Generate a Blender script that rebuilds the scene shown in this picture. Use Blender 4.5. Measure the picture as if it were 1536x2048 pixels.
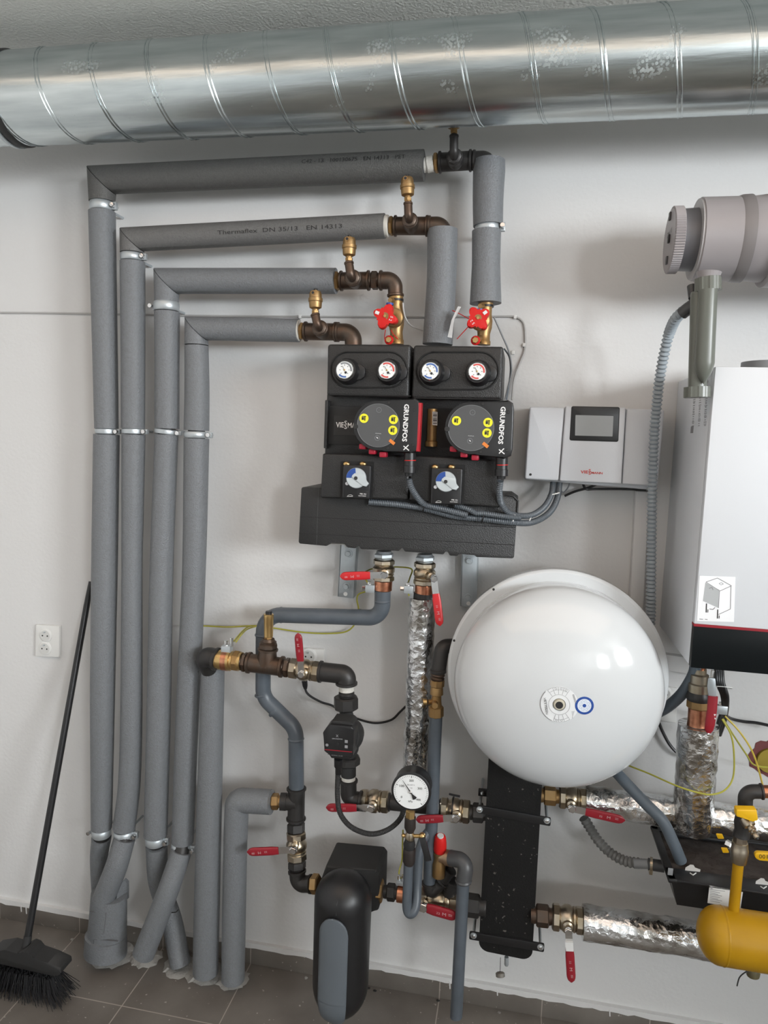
import bpy, bmesh, math, random
from mathutils import Vector, Matrix
random.seed(7)
S = bpy.context.scene
for o in list(bpy.data.objects): bpy.data.objects.remove(o)
PI = math.pi

# ------------------------------------------------------------------ camera
F_PX, YAW, PITCH, ROLL = 1415.0, 0.18689, 0.10394, 0.03625
D_CAM, H_CAM = 2.05, 1.725            # metres from the wall, metres above the floor
_Rt = Vector((math.cos(YAW), math.sin(YAW), 0))
_F = Vector((-math.sin(YAW)*math.cos(PITCH), math.cos(YAW)*math.cos(PITCH), -math.sin(PITCH)))
_U = _Rt.cross(_F)
RT = _Rt*math.cos(ROLL) + _U*math.sin(ROLL)
UP = _U*math.cos(ROLL) - _Rt*math.sin(ROLL)
CAM = Vector((0, -D_CAM, H_CAM))
cd = bpy.data.cameras.new('camera'); cam = bpy.data.objects.new('camera', cd); S.collection.objects.link(cam)
cd.sensor_fit = 'HORIZONTAL'; cd.sensor_width = 36.0; cd.lens = 36.0*F_PX/1536.0; cd.clip_start = .02; cd.clip_end = 60
m = Matrix((RT, UP, -_F)).transposed().to_4x4(); m.translation = CAM
cam.matrix_world = m
S.camera = cam

# ------------------------------------------------------------------ light, world, exposure
S.view_settings.view_transform = 'Standard'; S.view_settings.look = 'None'
S.view_settings.exposure = 0.0; S.view_settings.gamma = 1.0
S.view_settings.use_curve_mapping = False
w = bpy.data.worlds.new('world'); S.world = w; w.use_nodes = True
w.node_tree.nodes['Background'].inputs[0].default_value = (.75, .85, 1, 1)
w.node_tree.nodes['Background'].inputs[1].default_value = 0.6
# room: x -2.6..3.3, y -3.9..0, z 0..CEIL ; daylight comes through two windows in the right wall, beside and behind the camera
RX0, RX1, RY, CEIL = -2.1, 3.4, -7.0, 2.76
WINS = [(-6.50, -5.05, 1.80, 2.68), (-3.75, -2.35, 1.80, 2.68)]      # y from, y to, z from, z to
def area(name, loc, sx, sz, power, col, rot, spread=None):
    l = bpy.data.lights.new(name, 'AREA'); l.shape = 'RECTANGLE'; l.size = sx; l.size_y = sz; l.energy = power; l.color = col
    o = bpy.data.objects.new(name, l); S.collection.objects.link(o); o.location = loc; o.rotation_euler = rot
    if spread: l.spread = math.radians(spread)
    return o
# bright overcast background outside, seen and let in only through the two window openings
area('daylight', (RX1+1.2, -6.2, 2.2), 8.6, 1.55, 2350, (.93, .97, 1), (PI/2, 0, PI/2))
# added warm fill panel standing in for light bounced off the ceiling
area('ceiling_bounce_fill', (-.1, -1.75, CEIL-.03), 3.4, 1.9, 22, (1, .76, .60), (0, 0, 0))

# ------------------------------------------------------------------ helpers: points
def P(px, py, d):
    """point of the place at distance d in front of the pipe wall, seen at photo pixel px, py"""
    v = RT*(px-768) - UP*(py-1024) + _F*F_PX
    t = (-d - CAM.y)/v.y
    return CAM + v*t
def M(px, py, d, n=1):
    """metres for n photo pixels at that point"""
    return n*(P(px, py, d)-CAM).dot(_F)/F_PX
def PF(px, py, z=0):
    v = RT*(px-768) - UP*(py-1024) + _F*F_PX
    return CAM + v*((z-CAM.z)/v.z)
def path(lst, d=None):
    """[(px,py,d,width_px)] -> points, radii"""
    a = []; r = []
    for q in lst:
        dd = q[2] if d is None else d; ww = q[3] if d is None else q[2]
        a.append(P(q[0], q[1], dd)); r.append(M(q[0], q[1], dd, ww/2))
    return a, r
def smooth(pts, n=6, extra=None):
    """Catmull-Rom through pts (and radii)"""
    out = []; ro = []
    Q = [pts[0]*2-pts[1]] + list(pts) + [pts[-1]*2-pts[-2]]
    for i in range(1, len(Q)-2):
        for k in range(n):
            t = k/n; p0, p1, p2, p3 = Q[i-1], Q[i], Q[i+1], Q[i+2]
            out.append(.5*((2*p1)+(p2-p0)*t+(2*p0-5*p1+4*p2-p3)*t*t+(3*p1-p0-3*p2+p3)*t**3))
            if extra: ro.append(extra[i-1]*(1-t)+extra[i]*t)
    out.append(pts[-1].copy())
    if extra: ro.append(extra[-1]); return out, ro
    return out
def fillet(pts, rad, n=8, closed=False):
    out = []; N = len(pts)
    for i, p in enumerate(pts):
        if not closed and i in (0, N-1): out.append(p.copy()); continue
        a = pts[i-1]-p; b = pts[(i+1) % N]-p
        la, lb = a.length, b.length; a.normalize(); b.normalize()
        ang = a.angle(b)
        if ang > PI-.02: out.append(p.copy()); continue
        t = min(rad/math.tan(ang/2), la*.49, lb*.49); r = t*math.tan(ang/2)
        c = p+(a+b).normalized()*(r/math.sin(ang/2))
        s = (p+a*t)-c; e = (p+b*t)-c
        tot = s.angle(e); ax = s.cross(e).normalized()
        for k in range(n+1):
            out.append(c+Matrix.Rotation(tot*k/n, 3, ax)@s)
    return out
def resample(pts, step):
    L = [0]
    for a, b in zip(pts, pts[1:]): L.append(L[-1]+(b-a).length)
    n = max(2, int(L[-1]/step)); out = []; j = 0
    for k in range(n+1):
        s = L[-1]*k/n
        while j < len(L)-2 and L[j+1] < s: j += 1
        t = (s-L[j])/max(1e-9, L[j+1]-L[j]); out.append(pts[j].lerp(pts[j+1], t))
    return out

# ------------------------------------------------------------------ helpers: mesh builder
class MB:
    def __init__(s): s.bm = bmesh.new()
    def ring(s, pts): return [s.bm.verts.new(p) for p in pts]
    def bridge(s, a, b):
        n = len(a)
        for i in range(n): s.bm.faces.new((a[i], a[(i+1) % n], b[(i+1) % n], b[i]))
    def sweep(s, pts, r, seg=20, caps=True, n0=None, n1=None, bore=None, sq=None, shape=None):
        """tube through pts with mitred joints; n0/n1 cut the ends on a plane"""
        N = len(pts)
        R = r if isinstance(r, (list, tuple)) else [r]*N
        T = [(b-a).normalized() for a, b in zip(pts, pts[1:])]
        u = T[0].orthogonal().normalized()
        if abs(T[0].y) < .9:
            u = Vector((0, -1, 0)); u = (u-T[0]*u.dot(T[0])).normalized()
        v = T[0].cross(u)
        prev = None; rings = []
        for j in range(N):
            t = T[min(j, N-2)] if j == 0 else T[j-1]
            if j == 0: n = n0 or T[0]
            elif j == N-1: n = n1 or T[-1]
            else:
                n = (T[j-1]+T[j]); n = n.normalized() if n.length > 1e-4 else T[j]
            ring = []
            for k in range(seg):
                a = 2*PI*k/seg
                if shape: cu, sv = shape(a)
                else: cu, sv = math.cos(a), math.sin(a)
                o = (u*cu + v*sv)*R[j]
                dn = t.dot(n)
                o = o - t*(o.dot(n)/dn) if abs(dn) > .2 else o
                ring.append(pts[j]+o)
            vr = s.ring(ring); rings.append(vr)
            if prev: s.bridge(prev, vr)
            prev = vr
            if 0 < j < N-1:
                q = T[j-1].rotation_difference(T[j]); u = q@u; v = q@v
        if caps:
            s.bm.faces.new(rings[0][::-1]); s.bm.faces.new(rings[-1])
        s.rings = rings
        return s
    def lathe(s, A, B, prof, seg=24, hexes=False):
        """prof [(t metres from A towards B or fraction if <=1 and frac), r]"""
        d = (B-A); L = d.length; d.normalize()
        u = d.orthogonal().normalized(); 
        uu = Vector((0, -1, 0)); uu = uu-d*uu.dot(d)
        if uu.length > .2: u = uu.normalized()
        v = d.cross(u); prev = None; first = None
        for (t, r) in prof:
            c = A+d*(t*L)
            if r < 1e-5:
                vt = s.bm.verts.new(c)
                if prev is not None:
                    if isinstance(prev, list):
                        for i in range(seg): s.bm.faces.new((prev[i], prev[(i+1) % seg], vt))
                prev = vt
            else:
                rg = s.ring([c+(u*math.cos(2*PI*k/seg)+v*math.sin(2*PI*k/seg))*r for k in range(seg)])
                if prev is None: first = rg
                elif isinstance(prev, list): s.bridge(prev, rg)
                else:
                    for i in range(seg): s.bm.faces.new((prev, rg[(i+1) % seg], rg[i]))
                prev = rg
        if first: s.bm.faces.new(first[::-1])
        if isinstance(prev, list): s.bm.faces.new(prev)
        return s
    def cyl(s, A, B, r, seg=20, c=.0):
        if c <= 0: return s.lathe(A, B, [(0, r), (1, r)], seg)
        L = (B-A).length; f = min(.45, c/L)
        return s.lathe(A, B, [(0, r-c), (f, r), (1-f, r), (1, r-c)], seg)
    def hex(s, A, B, r, seg=6):
        L = (B-A).length; f = min(.3, r*.12/L)
        return s.lathe(A, B, [(0, r*.93), (f, r*1.06), (1-f, r*1.06), (1, r*.93)], seg)
    def prism(s, pts, back, bev=0, seg=2, bevback=False):
        """closed outline (facing the camera side) pushed back by vector/metres; front edge rounded"""
        off = back if isinstance(back, Vector) else Vector((0, back, 0))
        nrm = Vector((0, 0, 0))
        for a, b in zip(pts, pts[1:]+pts[:1]): nrm += a.cross(b)
        if nrm.dot(off) > 0: pts = pts[::-1]
        f = s.ring(pts); b = s.ring([p+off for p in pts])
        ff = s.bm.faces.new(f); fb = s.bm.faces.new(b[::-1]); n = len(f)
        for i in range(n): s.bm.faces.new((f[(i+1) % n], f[i], b[i], b[(i+1) % n]))
        if bev:
            ed = list(ff.edges)+(list(fb.edges) if bevback else [])
            bmesh.ops.bevel(s.bm, geom=ed, offset=bev, segments=seg, profile=.5, affect='EDGES', clamp_overlap=True)
        return s
    def box(s, lo, hi, bev=0, seg=2):
        x0, y0, z0 = lo; x1, y1, z1 = hi
        vs = [s.bm.verts.new((x, y, z)) for x in (x0, x1) for y in (y0, y1) for z in (z0, z1)]
        fs = []
        for q in ((0, 1, 3, 2), (4, 6, 7, 5), (0, 4, 5, 1), (2, 3, 7, 6), (0, 2, 6, 4), (1, 5, 7, 3)):
            fs.append(s.bm.faces.new([vs[i] for i in q]))
        if bev:
            ed = set(e for f in fs for e in f.edges)
            bmesh.ops.bevel(s.bm, geom=list(ed), offset=bev, segments=seg, profile=.5, affect='EDGES', clamp_overlap=True)
        return s
    def ball(s, c, r, seg=16, sc=(1, 1, 1)):
        mt = Matrix.Translation(c)@Matrix.Diagonal((r*sc[0], r*sc[1], r*sc[2], 1))
        bmesh.ops.create_uvsphere(s.bm, u_segments=seg, v_segments=seg//2, radius=1, matrix=mt); return s
    def bar(s, A, B, w, t, up=None, bev=0, rnd=False):
        """flat bar from A to B, width w across, thickness t towards up"""
        d = (B-A).normalized(); up = up or Vector((0, -1, 0)); up = (up-d*up.dot(d)).normalized(); sd = d.cross(up)
        if rnd:
            o = []
            for k in range(9):
                a = PI/2-PI*k/8; o.append(B-d*(w/2)+d*math.cos(a)*w/2+sd*math.sin(a)*w/2)
            for k in range(9):
                a = -PI/2-PI*k/8; o.append(A+d*(w/2)+d*math.cos(a)*w/2+sd*math.sin(a)*w/2)
        else: o = [A-sd*w/2, B-sd*w/2, B+sd*w/2, A+sd*w/2]
        o = [p+up*t/2 for p in o]
        return s.prism(o, -up*t, bev, 2, True)
    def corr(s, pts, r, pitch, amp, seg=16):
        """corrugated hose"""
        q = resample(pts, pitch/4); R = [r-amp*(0 if i % 4 in (0,) else (.5 if i % 4 in (1, 3) else 1))*1.0 for i in range(len(q))]
        return s.sweep(q, R, seg)
    def build(s, name, mt, parent=None, angle=40, flat=False):
        bm = s.bm; bmesh.ops.remove_doubles(bm, verts=bm.verts, dist=1e-6)
        bmesh.ops.recalc_face_normals(bm, faces=bm.faces)
        me = bpy.data.meshes.new(name); bm.to_mesh(me); bm.free()
        if parent is not None: L = ORG[parent.name]
        else:
            xs = [v.co for v in me.vertices]
            lo = Vector((min(c.x for c in xs), min(c.y for c in xs), min(c.z for c in xs))); hi = Vector((max(c.x for c in xs), max(c.y for c in xs), max(c.z for c in xs)))
            L = Vector(((lo.x+hi.x)/2, (lo.y+hi.y)/2, lo.z))
        me.transform(Matrix.Translation(-L))
        me.materials.append(mt)
        if not flat:
            for p in me.polygons: p.use_smooth = True
            me.set_sharp_from_angle(angle=math.radians(angle))
        o = bpy.data.objects.new(name, me); S.collection.objects.link(o)
        if parent is not None: o.parent = parent
        else: o.location = L
        ORG[o.name] = L
        return o
ORG = {}
def tag(o, label, cat, group=None):
    o['label'] = label; o['category'] = cat
    if group: o['group'] = group
    return o
def thing(name, loc, label, cat, group=None):
    o = bpy.data.objects.new(name, None); S.collection.objects.link(o); o.location = loc; o.empty_display_size = .05
    ORG[o.name] = Vector(loc); return tag(o, label, cat, group)
def structure(o): o['kind'] = 'structure'; return o
def lab(o, s): o['label'] = s; return o

def text(name, body, a, b, d, mt, parent, hk=1.0, thick=.0004, bold=0.0, off=0.0, yax=None, nrm=None):
    """lettering whose baseline runs from a to b (pixels or points) on a plane d in front of the wall"""
    A = P(a[0], a[1], d) if not isinstance(a, Vector) else a; B = P(b[0], b[1], d) if not isinstance(b, Vector) else b
    cu = bpy.data.curves.new(name, 'FONT'); cu.body = body; cu.extrude = 0; cu.offset = bold; cu.resolution_u = 2
    to = bpy.data.objects.new(name, cu); S.collection.objects.link(to)
    bpy.context.view_layer.update()
    me = bpy.data.meshes.new_from_object(to); bpy.data.objects.remove(to)
    xs = [v.co.x for v in me.vertices]; x0, x1 = min(xs), max(xs)
    X = (B-A); k = X.length/(x1-x0); X.normalize()
    Z = nrm if nrm is not None else Vector((0, -1, 0)); Z = (Z-X*Z.dot(X)).normalized(); Y = Z.cross(X)
    L = ORG[parent.name]
    for v in me.vertices:
        v.co = A+X*((v.co.x-x0)*k)+Y*(v.co.y*k*hk)+Z*(thick+off)-L
    me.name = name; me.materials.clear(); me.materials.append(mt)
    o = bpy.data.objects.new(name, me); S.collection.objects.link(o); o.parent = parent; ORG[o.name] = L
    return o

# ------------------------------------------------------------------ materials
def lin(c): return c/12.92 if c <= .04045 else ((c+.055)/1.055)**2.4
def rgb(h):
    h = h.lstrip('#'); return tuple(lin(int(h[i:i+2], 16)/255) for i in (0, 2, 4))+(1,)
MATS = {}
def mat(name, col, rough=.5, metal=0, bump=None, var=None, spec=None, coat=0, alpha=None, bumpdist=.002, voro=None, rvar=None):
    if name in MATS: return MATS[name]
    mt = bpy.data.materials.new(name); mt.use_nodes = True; nt = mt.node_tree; b = nt.nodes['Principled BSDF']
    c = rgb(col) if isinstance(col, str) else tuple(col)+(1,)
    b.inputs['Base Color'].default_value = c; b.inputs['Roughness'].default_value = rough; b.inputs['Metallic'].default_value = metal
    if coat: b.inputs['Coat Weight'].default_value = coat; b.inputs['Coat Roughness'].default_value = .08
    if spec is not None: b.inputs['Specular IOR Level'].default_value = spec
    if alpha is not None: b.inputs['Alpha'].default_value = alpha
    tc = nt.nodes.new('ShaderNodeTexCoord')
    if var:   # (scale, amount, colour2, detail)
        n = nt.nodes.new('ShaderNodeTexNoise'); n.inputs['Scale'].default_value = var[0]; n.inputs['Detail'].default_value = 6
        r = nt.nodes.new('ShaderNodeValToRGB'); r.color_ramp.elements[0].position = .5-var[1]; r.color_ramp.elements[1].position = .5+var[1]
        r.color_ramp.elements[0].color = c; r.color_ramp.elements[1].color = rgb(var[2])
        nt.links.new(tc.outputs['Object'], n.inputs['Vector']); nt.links.new(n.outputs['Fac'], r.inputs[0]); nt.links.new(r.outputs[0], b.inputs['Base Color'])
    if rvar:
        n = nt.nodes.new('ShaderNodeTexNoise'); n.inputs['Scale'].default_value = rvar[0]; n.inputs['Detail'].default_value = 5
        r = nt.nodes.new('ShaderNodeMapRange'); r.inputs[1].default_value = .35; r.inputs[2].default_value = .65; r.inputs[3].default_value = rvar[1]; r.inputs[4].default_value = rvar[2]
        nt.links.new(tc.outputs['Object'], n.inputs['Vector']); nt.links.new(n.outputs['Fac'], r.inputs[0]); nt.links.new(r.outputs[0], b.inputs['Roughness'])
    if bump or voro:
        if voro:
            n = nt.nodes.new('ShaderNodeTexVoronoi'); n.inputs['Scale'].default_value = voro[0]; st = voro[1]; out = n.outputs['Distance']
        else:
            n = nt.nodes.new('ShaderNodeTexNoise'); n.inputs['Scale'].default_value = bump[0]; n.inputs['Detail'].default_value = bump[2] if len(bump) > 2 else 3; st = bump[1]; out = n.outputs['Fac']
        bp = nt.nodes.new('ShaderNodeBump'); bp.inputs['Strength'].default_value = st; bp.inputs['Distance'].default_value = bumpdist
        nt.links.new(tc.outputs['Object'], n.inputs['Vector']); nt.links.new(out, bp.inputs['Height']); nt.links.new(bp.outputs[0], b.inputs['Normal'])
    MATS[name] = mt; return mt

WALL = mat('wall_paint', (.665, .662, .655), .75, bump=(90, .25, 4), bumpdist=.003)
CEILM = mat('ceiling_plaster', (.76, .76, .72), .9, bump=(130, .7, 3), bumpdist=.004)
FOAM = mat('grey_foam', (.145, .151, .158), .48, bump=(260, .8, 2), bumpdist=.0025, var=(160, .3, '75797d'))
FOAMK = mat('dark_grey_foam', (.075, .075, .072), .55, bump=(260, .8, 2), bumpdist=.0025, var=(160, .3, '5a5a58'))
FOAMM = mat('mid_grey_foam', (.12, .12, .118), .52, bump=(260, .8, 2), bumpdist=.0025, var=(160, .3, '6a6a69'))
FOAMD = mat('grey_foam_ends', (.10, .10, .105), .9)
EPP = mat('black_foam', (.018, .018, .018), .42, voro=(420, .5), bumpdist=.0012)
EPPD = mat('black_recess', (.006, .006, .006), .7)
IRON = mat('malleable_iron', (.105, .085, .07), .42, .75, bump=(180, .25, 3), var=(35, .2, '5b4638'), bumpdist=.001)
IROND = mat('dark_iron', (.045, .043, .042), .45, .5, bump=(180, .25, 3), bumpdist=.001)
BRASS = mat('brass', (.38, .255, .125), .45, .85, bump=(120, .1), var=(30, .25, 'a07c4c'), bumpdist=.001)
BRASSY = mat('bright_brass', (.62, .42, .18), .3, .95)
COPPER = mat('copper', (.75, .36, .22), .28, 1, var=(40, .25, '9a5a40'))
NICKEL = mat('nickel_brass', (.52, .47, .40), .3, 1, bump=(90, .12), var=(25, .3, 'a39274'), bumpdist=.001)
ZINC = mat('zinc_steel', (.50, .53, .55), .4, .6, var=(60, .3, 'b4bcc0'))
CHROME = mat('chrome', (.75, .75, .75), .15, 1)
THREAD = mat('white_thread_sealant', (.62, .60, .55), .6, bump=(200, .5))
RED = mat('red_plastic', (.60, .018, .016), .42, spec=.25)
DRED = mat('dark_red_grip', (.27, .012, .022), .35)
REDB = mat('bright_red_grip', (.55, .02, .025), .32)
BLACKP = mat('black_plastic', (.014, .014, .015), .35)
BLACKM = mat('black_matte', (.02, .02, .02), .65)
GREYP = mat('dark_grey_plastic', (.06, .062, .065), .4)
MIDG = mat('mid_grey_plastic', (.22, .23, .24), .45)
LIGHTG = mat('light_grey_plastic', (.50, .51, .53), .4)
PVC = mat('slate_grey_pipe', (.075, .09, .105), .38, bump=(20, .1), var=(20, .25, '596068'))
HOSE = mat('grey_hose', (.10, .125, .15), .45)
HOSEL = mat('light_grey_hose', (.30, .34, .37), .5)
CONDM = mat('conduit_grey', (.09, .105, .12), .42)
TRAPM = mat('olive_grey_plastic', (.135, .145, .125), .33)
FLUEM = mat('warm_grey_plastic', (.30, .28, .285), .38)
FLUED = mat('flue_band_grey', (.20, .185, .185), .4)
WHITE = mat('white_enamel', (.63, .655, .67), .12, coat=.5)
BOILW = mat('boiler_white', (.68, .71, .745), .32)
CASEG = mat('case_grey', (.60, .62, .65), .38, bump=(300, .08))
WPLAS = mat('white_plastic', (.74, .74, .72), .35)
CREAM = mat('dial_white', (.82, .84, .84), .4)
INK = mat('black_ink', (.02, .02, .02), .6)
INKG = mat('grey_ink', (.25, .25, .26), .6)
INKW = mat('white_ink', (.80, .80, .80), .5)
INKR = mat('red_ink', (.60, .05, .03), .5)
REDDIAL = mat('red_dial_band', (.62, .09, .08), .5)
BLUDIAL = mat('blue_dial_band', (.07, .15, .40), .5)
BLUE = mat('blue_plastic', (.02, .07, .30), .4)
YSTICK = mat('yellow_sticker', (.82, .78, .03), .5)
ORANGE = mat('orange_sticker', (.72, .22, .04), .5)
YGAS = mat('yellow_gas_paint', (.47, .26, .008), .36, spec=.35, var=(9, .3, '9e7406'), bump=(15, .1))
YPLAS = mat('yellow_plastic', (.78, .45, .01), .4)
YGREEN = mat('earth_wire_yellow_green', (.40, .38, .05), .45)
FLOORD = mat('debris_brown', (.055, .045, .04), .9, bump=(60, .8, 6), var=(30, .2, '2a211c'), bumpdist=.006)
SCREEN = mat('screen_grey', (.30, .31, .31), .12, coat=.5, bump=(14, .6, 2), bumpdist=.004)
GRAVEL = mat('plaster_grey', (.30, .29, .27), .9, bump=(80, 1, 5), bumpdist=.006)
FILM = mat('clear_film', (.8, .8, .8), .15, alpha=.45)
PAPER = mat('label_paper', (.70, .71, .70), .5)
BRIST = mat('black_bristles', (.010, .010, .011), .6, spec=.15)
KNOBS = mat('silver_dial', (.55, .60, .62), .35, .3)
GSTRIP = mat('slate_panel', (.11, .125, .14), .45, var=(6, .3, '636b72'))

# crumpled aluminium foil
def foil():
    mt = mat('aluminium_foil', (.80, .80, .80), .22, 1); nt = mt.node_tree; b = nt.nodes['Principled BSDF']
    tc = nt.nodes.new('ShaderNodeTexCoord')
    n = nt.nodes.new('ShaderNodeTexNoise'); n.inputs['Scale'].default_value = 55; n.inputs['Detail'].default_value = 4; n.inputs['Distortion'].default_value = 1.6
    v = nt.nodes.new('ShaderNodeTexVoronoi'); v.inputs['Scale'].default_value = 60; v.feature = 'F1'
    m_ = nt.nodes.new('ShaderNodeMath'); m_.operation = 'ADD'
    bp = nt.nodes.new('ShaderNodeBump'); bp.inputs['Strength'].default_value = .5; bp.inputs['Distance'].default_value = .0045
    nt.links.new(tc.outputs['Object'], n.inputs['Vector']); nt.links.new(tc.outputs['Object'], v.inputs['Vector'])
    nt.links.new(n.outputs['Fac'], m_.inputs[0]); nt.links.new(v.outputs['Distance'], m_.inputs[1]); nt.links.new(m_.outputs[0], bp.inputs['Height']); nt.links.new(bp.outputs[0], b.inputs['Normal'])
    r = nt.nodes.new('ShaderNodeValToRGB'); r.color_ramp.elements[0].color = (.42, .40, .37, 1); r.color_ramp.elements[1].color = (.86, .87, .88, 1); r.color_ramp.elements[0].position = .38; r.color_ramp.elements[1].position = .55
    n2 = nt.nodes.new('ShaderNodeTexNoise'); n2.inputs['Scale'].default_value = 14
    nt.links.new(tc.outputs['Object'], n2.inputs['Vector']); nt.links.new(n2.outputs['Fac'], r.inputs[0]); nt.links.new(r.outputs[0], b.inputs['Base Color'])
    return mt
FOIL = foil()
# galvanised sheet with zinc bloom and white stains
def galv():
    mt = mat('galvanised_sheet', (.50, .55, .56), .28, 1); nt = mt.node_tree; b = nt.nodes['Principled BSDF']; N = nt.nodes.new; L = nt.links.new
    tc = N('ShaderNodeTexCoord')
    mp = N('ShaderNodeMapping'); mp.inputs['Scale'].default_value = (3, 26, 26); L(tc.outputs['Object'], mp.inputs[0])
    a = N('ShaderNodeTexNoise'); a.inputs['Scale'].default_value = 1.5; a.inputs['Detail'].default_value = 5; L(mp.outputs[0], a.inputs['Vector'])
    r = N('ShaderNodeValToRGB'); r.color_ramp.elements[0].color = (.46, .51, .52, 1); r.color_ramp.elements[1].color = (.66, .72, .73, 1); r.color_ramp.elements[0].position = .3; r.color_ramp.elements[1].position = .7
    L(a.outputs['Fac'], r.inputs[0])
    # white bloom: voronoi blobs where a broad noise allows
    v = N('ShaderNodeTexVoronoi'); v.inputs['Scale'].default_value = 150; L(tc.outputs['Object'], v.inputs['Vector'])
    n = N('ShaderNodeTexNoise'); n.inputs['Scale'].default_value = 6.5; n.inputs['Detail'].default_value = 3; L(tc.outputs['Object'], n.inputs['Vector'])
    g = N('ShaderNodeMapRange'); g.inputs[1].default_value = .55; g.inputs[2].default_value = .66; L(n.outputs['Fac'], g.inputs[0])
    h = N('ShaderNodeMapRange'); h.inputs[1].default_value = .55; h.inputs[2].default_value = .3; L(v.outputs['Distance'], h.inputs[0])
    k = N('ShaderNodeMath'); k.operation = 'MULTIPLY'; L(g.outputs[0], k.inputs[0]); L(h.outputs[0], k.inputs[1])
    # stains only on the band facing the room, below the middle
    sx = N('ShaderNodeSeparateXYZ'); L(tc.outputs['Object'], sx.inputs[0])
    za = N('ShaderNodeMath'); za.operation = 'ADD'; za.inputs[1].default_value = .028; L(sx.outputs[2], za.inputs[0])
    zb = N('ShaderNodeMath'); zb.operation = 'ABSOLUTE'; L(za.outputs[0], zb.inputs[0])
    z = N('ShaderNodeMapRange'); z.inputs[1].default_value = .065; z.inputs[2].default_value = .035; L(zb.outputs[0], z.inputs[0])
    k2 = N('ShaderNodeMath'); k2.operation = 'MULTIPLY'; L(k.outputs[0], k2.inputs[0]); L(z.outputs[0], k2.inputs[1])
    k3 = N('ShaderNodeMath'); k3.operation = 'MULTIPLY'; k3.inputs[1].default_value = .55; L(k2.outputs[0], k3.inputs[0])
    mx = N('ShaderNodeMix'); mx.data_type = 'RGBA'; L(k3.outputs[0], mx.inputs[0]); L(r.outputs[0], mx.inputs[6]); mx.inputs[7].default_value = (.42, .46, .45, 1)
    L(mx.outputs[2], b.inputs['Base Color'])
    mr = N('ShaderNodeMapRange'); mr.inputs[3].default_value = .26; mr.inputs[4].default_value = .7; L(k3.outputs[0], mr.inputs[0]); L(mr.outputs[0], b.inputs['Roughness'])
    mm = N('ShaderNodeMapRange'); mm.inputs[3].default_value = 1; mm.inputs[4].default_value = .1; L(k3.outputs[0], mm.inputs[0]); L(mm.outputs[0], b.inputs['Metallic'])
    bp = N('ShaderNodeBump'); bp.inputs['Strength'].default_value = .25; bp.inputs['Distance'].default_value = .004
    L(a.outputs['Fac'], bp.inputs['Height']); L(bp.outputs[0], b.inputs['Normal'])
    return mt
GALV = galv()
# brown-grey floor tiles
def tiles(name, ox, oy, wx, wy):
    mt = mat(name, (.13, .11, .095), .5); nt = mt.node_tree; b = nt.nodes['Principled BSDF']; N = nt.nodes.new; L = nt.links.new
    g = N('ShaderNodeNewGeometry'); s = N('ShaderNodeSeparateXYZ'); L(g.outputs['Position'], s.inputs[0])
    def grout(sock, off, wd):
        a = N('ShaderNodeMath'); a.operation = 'SUBTRACT'; a.inputs[1].default_value = off; L(sock, a.inputs[0])
        d = N('ShaderNodeMath'); d.operation = 'DIVIDE'; d.inputs[1].default_value = wd; L(a.outputs[0], d.inputs[0])
        f = N('ShaderNodeMath'); f.operation = 'FRACT'; L(d.outputs[0], f.inputs[0])
        p = N('ShaderNodeMath'); p.operation = 'PINGPONG'; p.inputs[1].default_value = .5; L(f.outputs[0], p.inputs[0])
        c = N('ShaderNodeMath'); c.operation = 'LESS_THAN'; c.inputs[1].default_value = .0016/wd; L(p.outputs[0], c.inputs[0]); return c.outputs[0]
    ga = grout(s.outputs[0], ox, wx)
    if wy: 
        gb = grout(s.outputs[1], oy, wy); mx = N('ShaderNodeMath'); mx.operation = 'MAXIMUM'; L(ga, mx.inputs[0]); L(gb, mx.inputs[1]); ga = mx.outputs[0]
    n = N('ShaderNodeTexNoise'); n.inputs['Scale'].default_value = 5; n.inputs['Detail'].default_value = 8; L(g.outputs['Position'], n.inputs['Vector'])
    r = N('ShaderNodeValToRGB'); r.color_ramp.elements[0].position = .35; r.color_ramp.elements[1].position = .68; r.color_ramp.elements[0].color = (.125, .110, .095, 1); r.color_ramp.elements[1].color = (.185, .168, .148, 1); L(n.outputs['Fac'], r.inputs[0])
    # plaster dust specks
    v = N('ShaderNodeTexNoise'); v.inputs['Scale'].default_value = 70; v.inputs['Detail'].default_value = 2; L(g.outputs['Position'], v.inputs['Vector'])
    vr = N('ShaderNodeMapRange'); vr.inputs[1].default_value = .70; vr.inputs[2].default_value = .74; L(v.outputs['Fac'], vr.inputs[0])
    m0 = N('ShaderNodeMix'); m0.data_type = 'RGBA'; L(vr.outputs[0], m0.inputs[0]); L(r.outputs[0], m0.inputs[6]); m0.inputs[7].default_value = (.38, .35, .32, 1)
    m1 = N('ShaderNodeMix'); m1.data_type = 'RGBA'; L(ga, m1.inputs[0]); L(m0.outputs[2], m1.inputs[6]); m1.inputs[7].default_value = (.36, .32, .28, 1)
    L(m1.outputs[2], b.inputs['Base Color']); b.inputs['Roughness'].default_value = .45
    return mt
TILE = tiles('floor_tiles', -1.395, -.262, .31, .31)
TILEB = tiles('skirting_tiles', -1.395+.0, 0, .31, 0)

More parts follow.
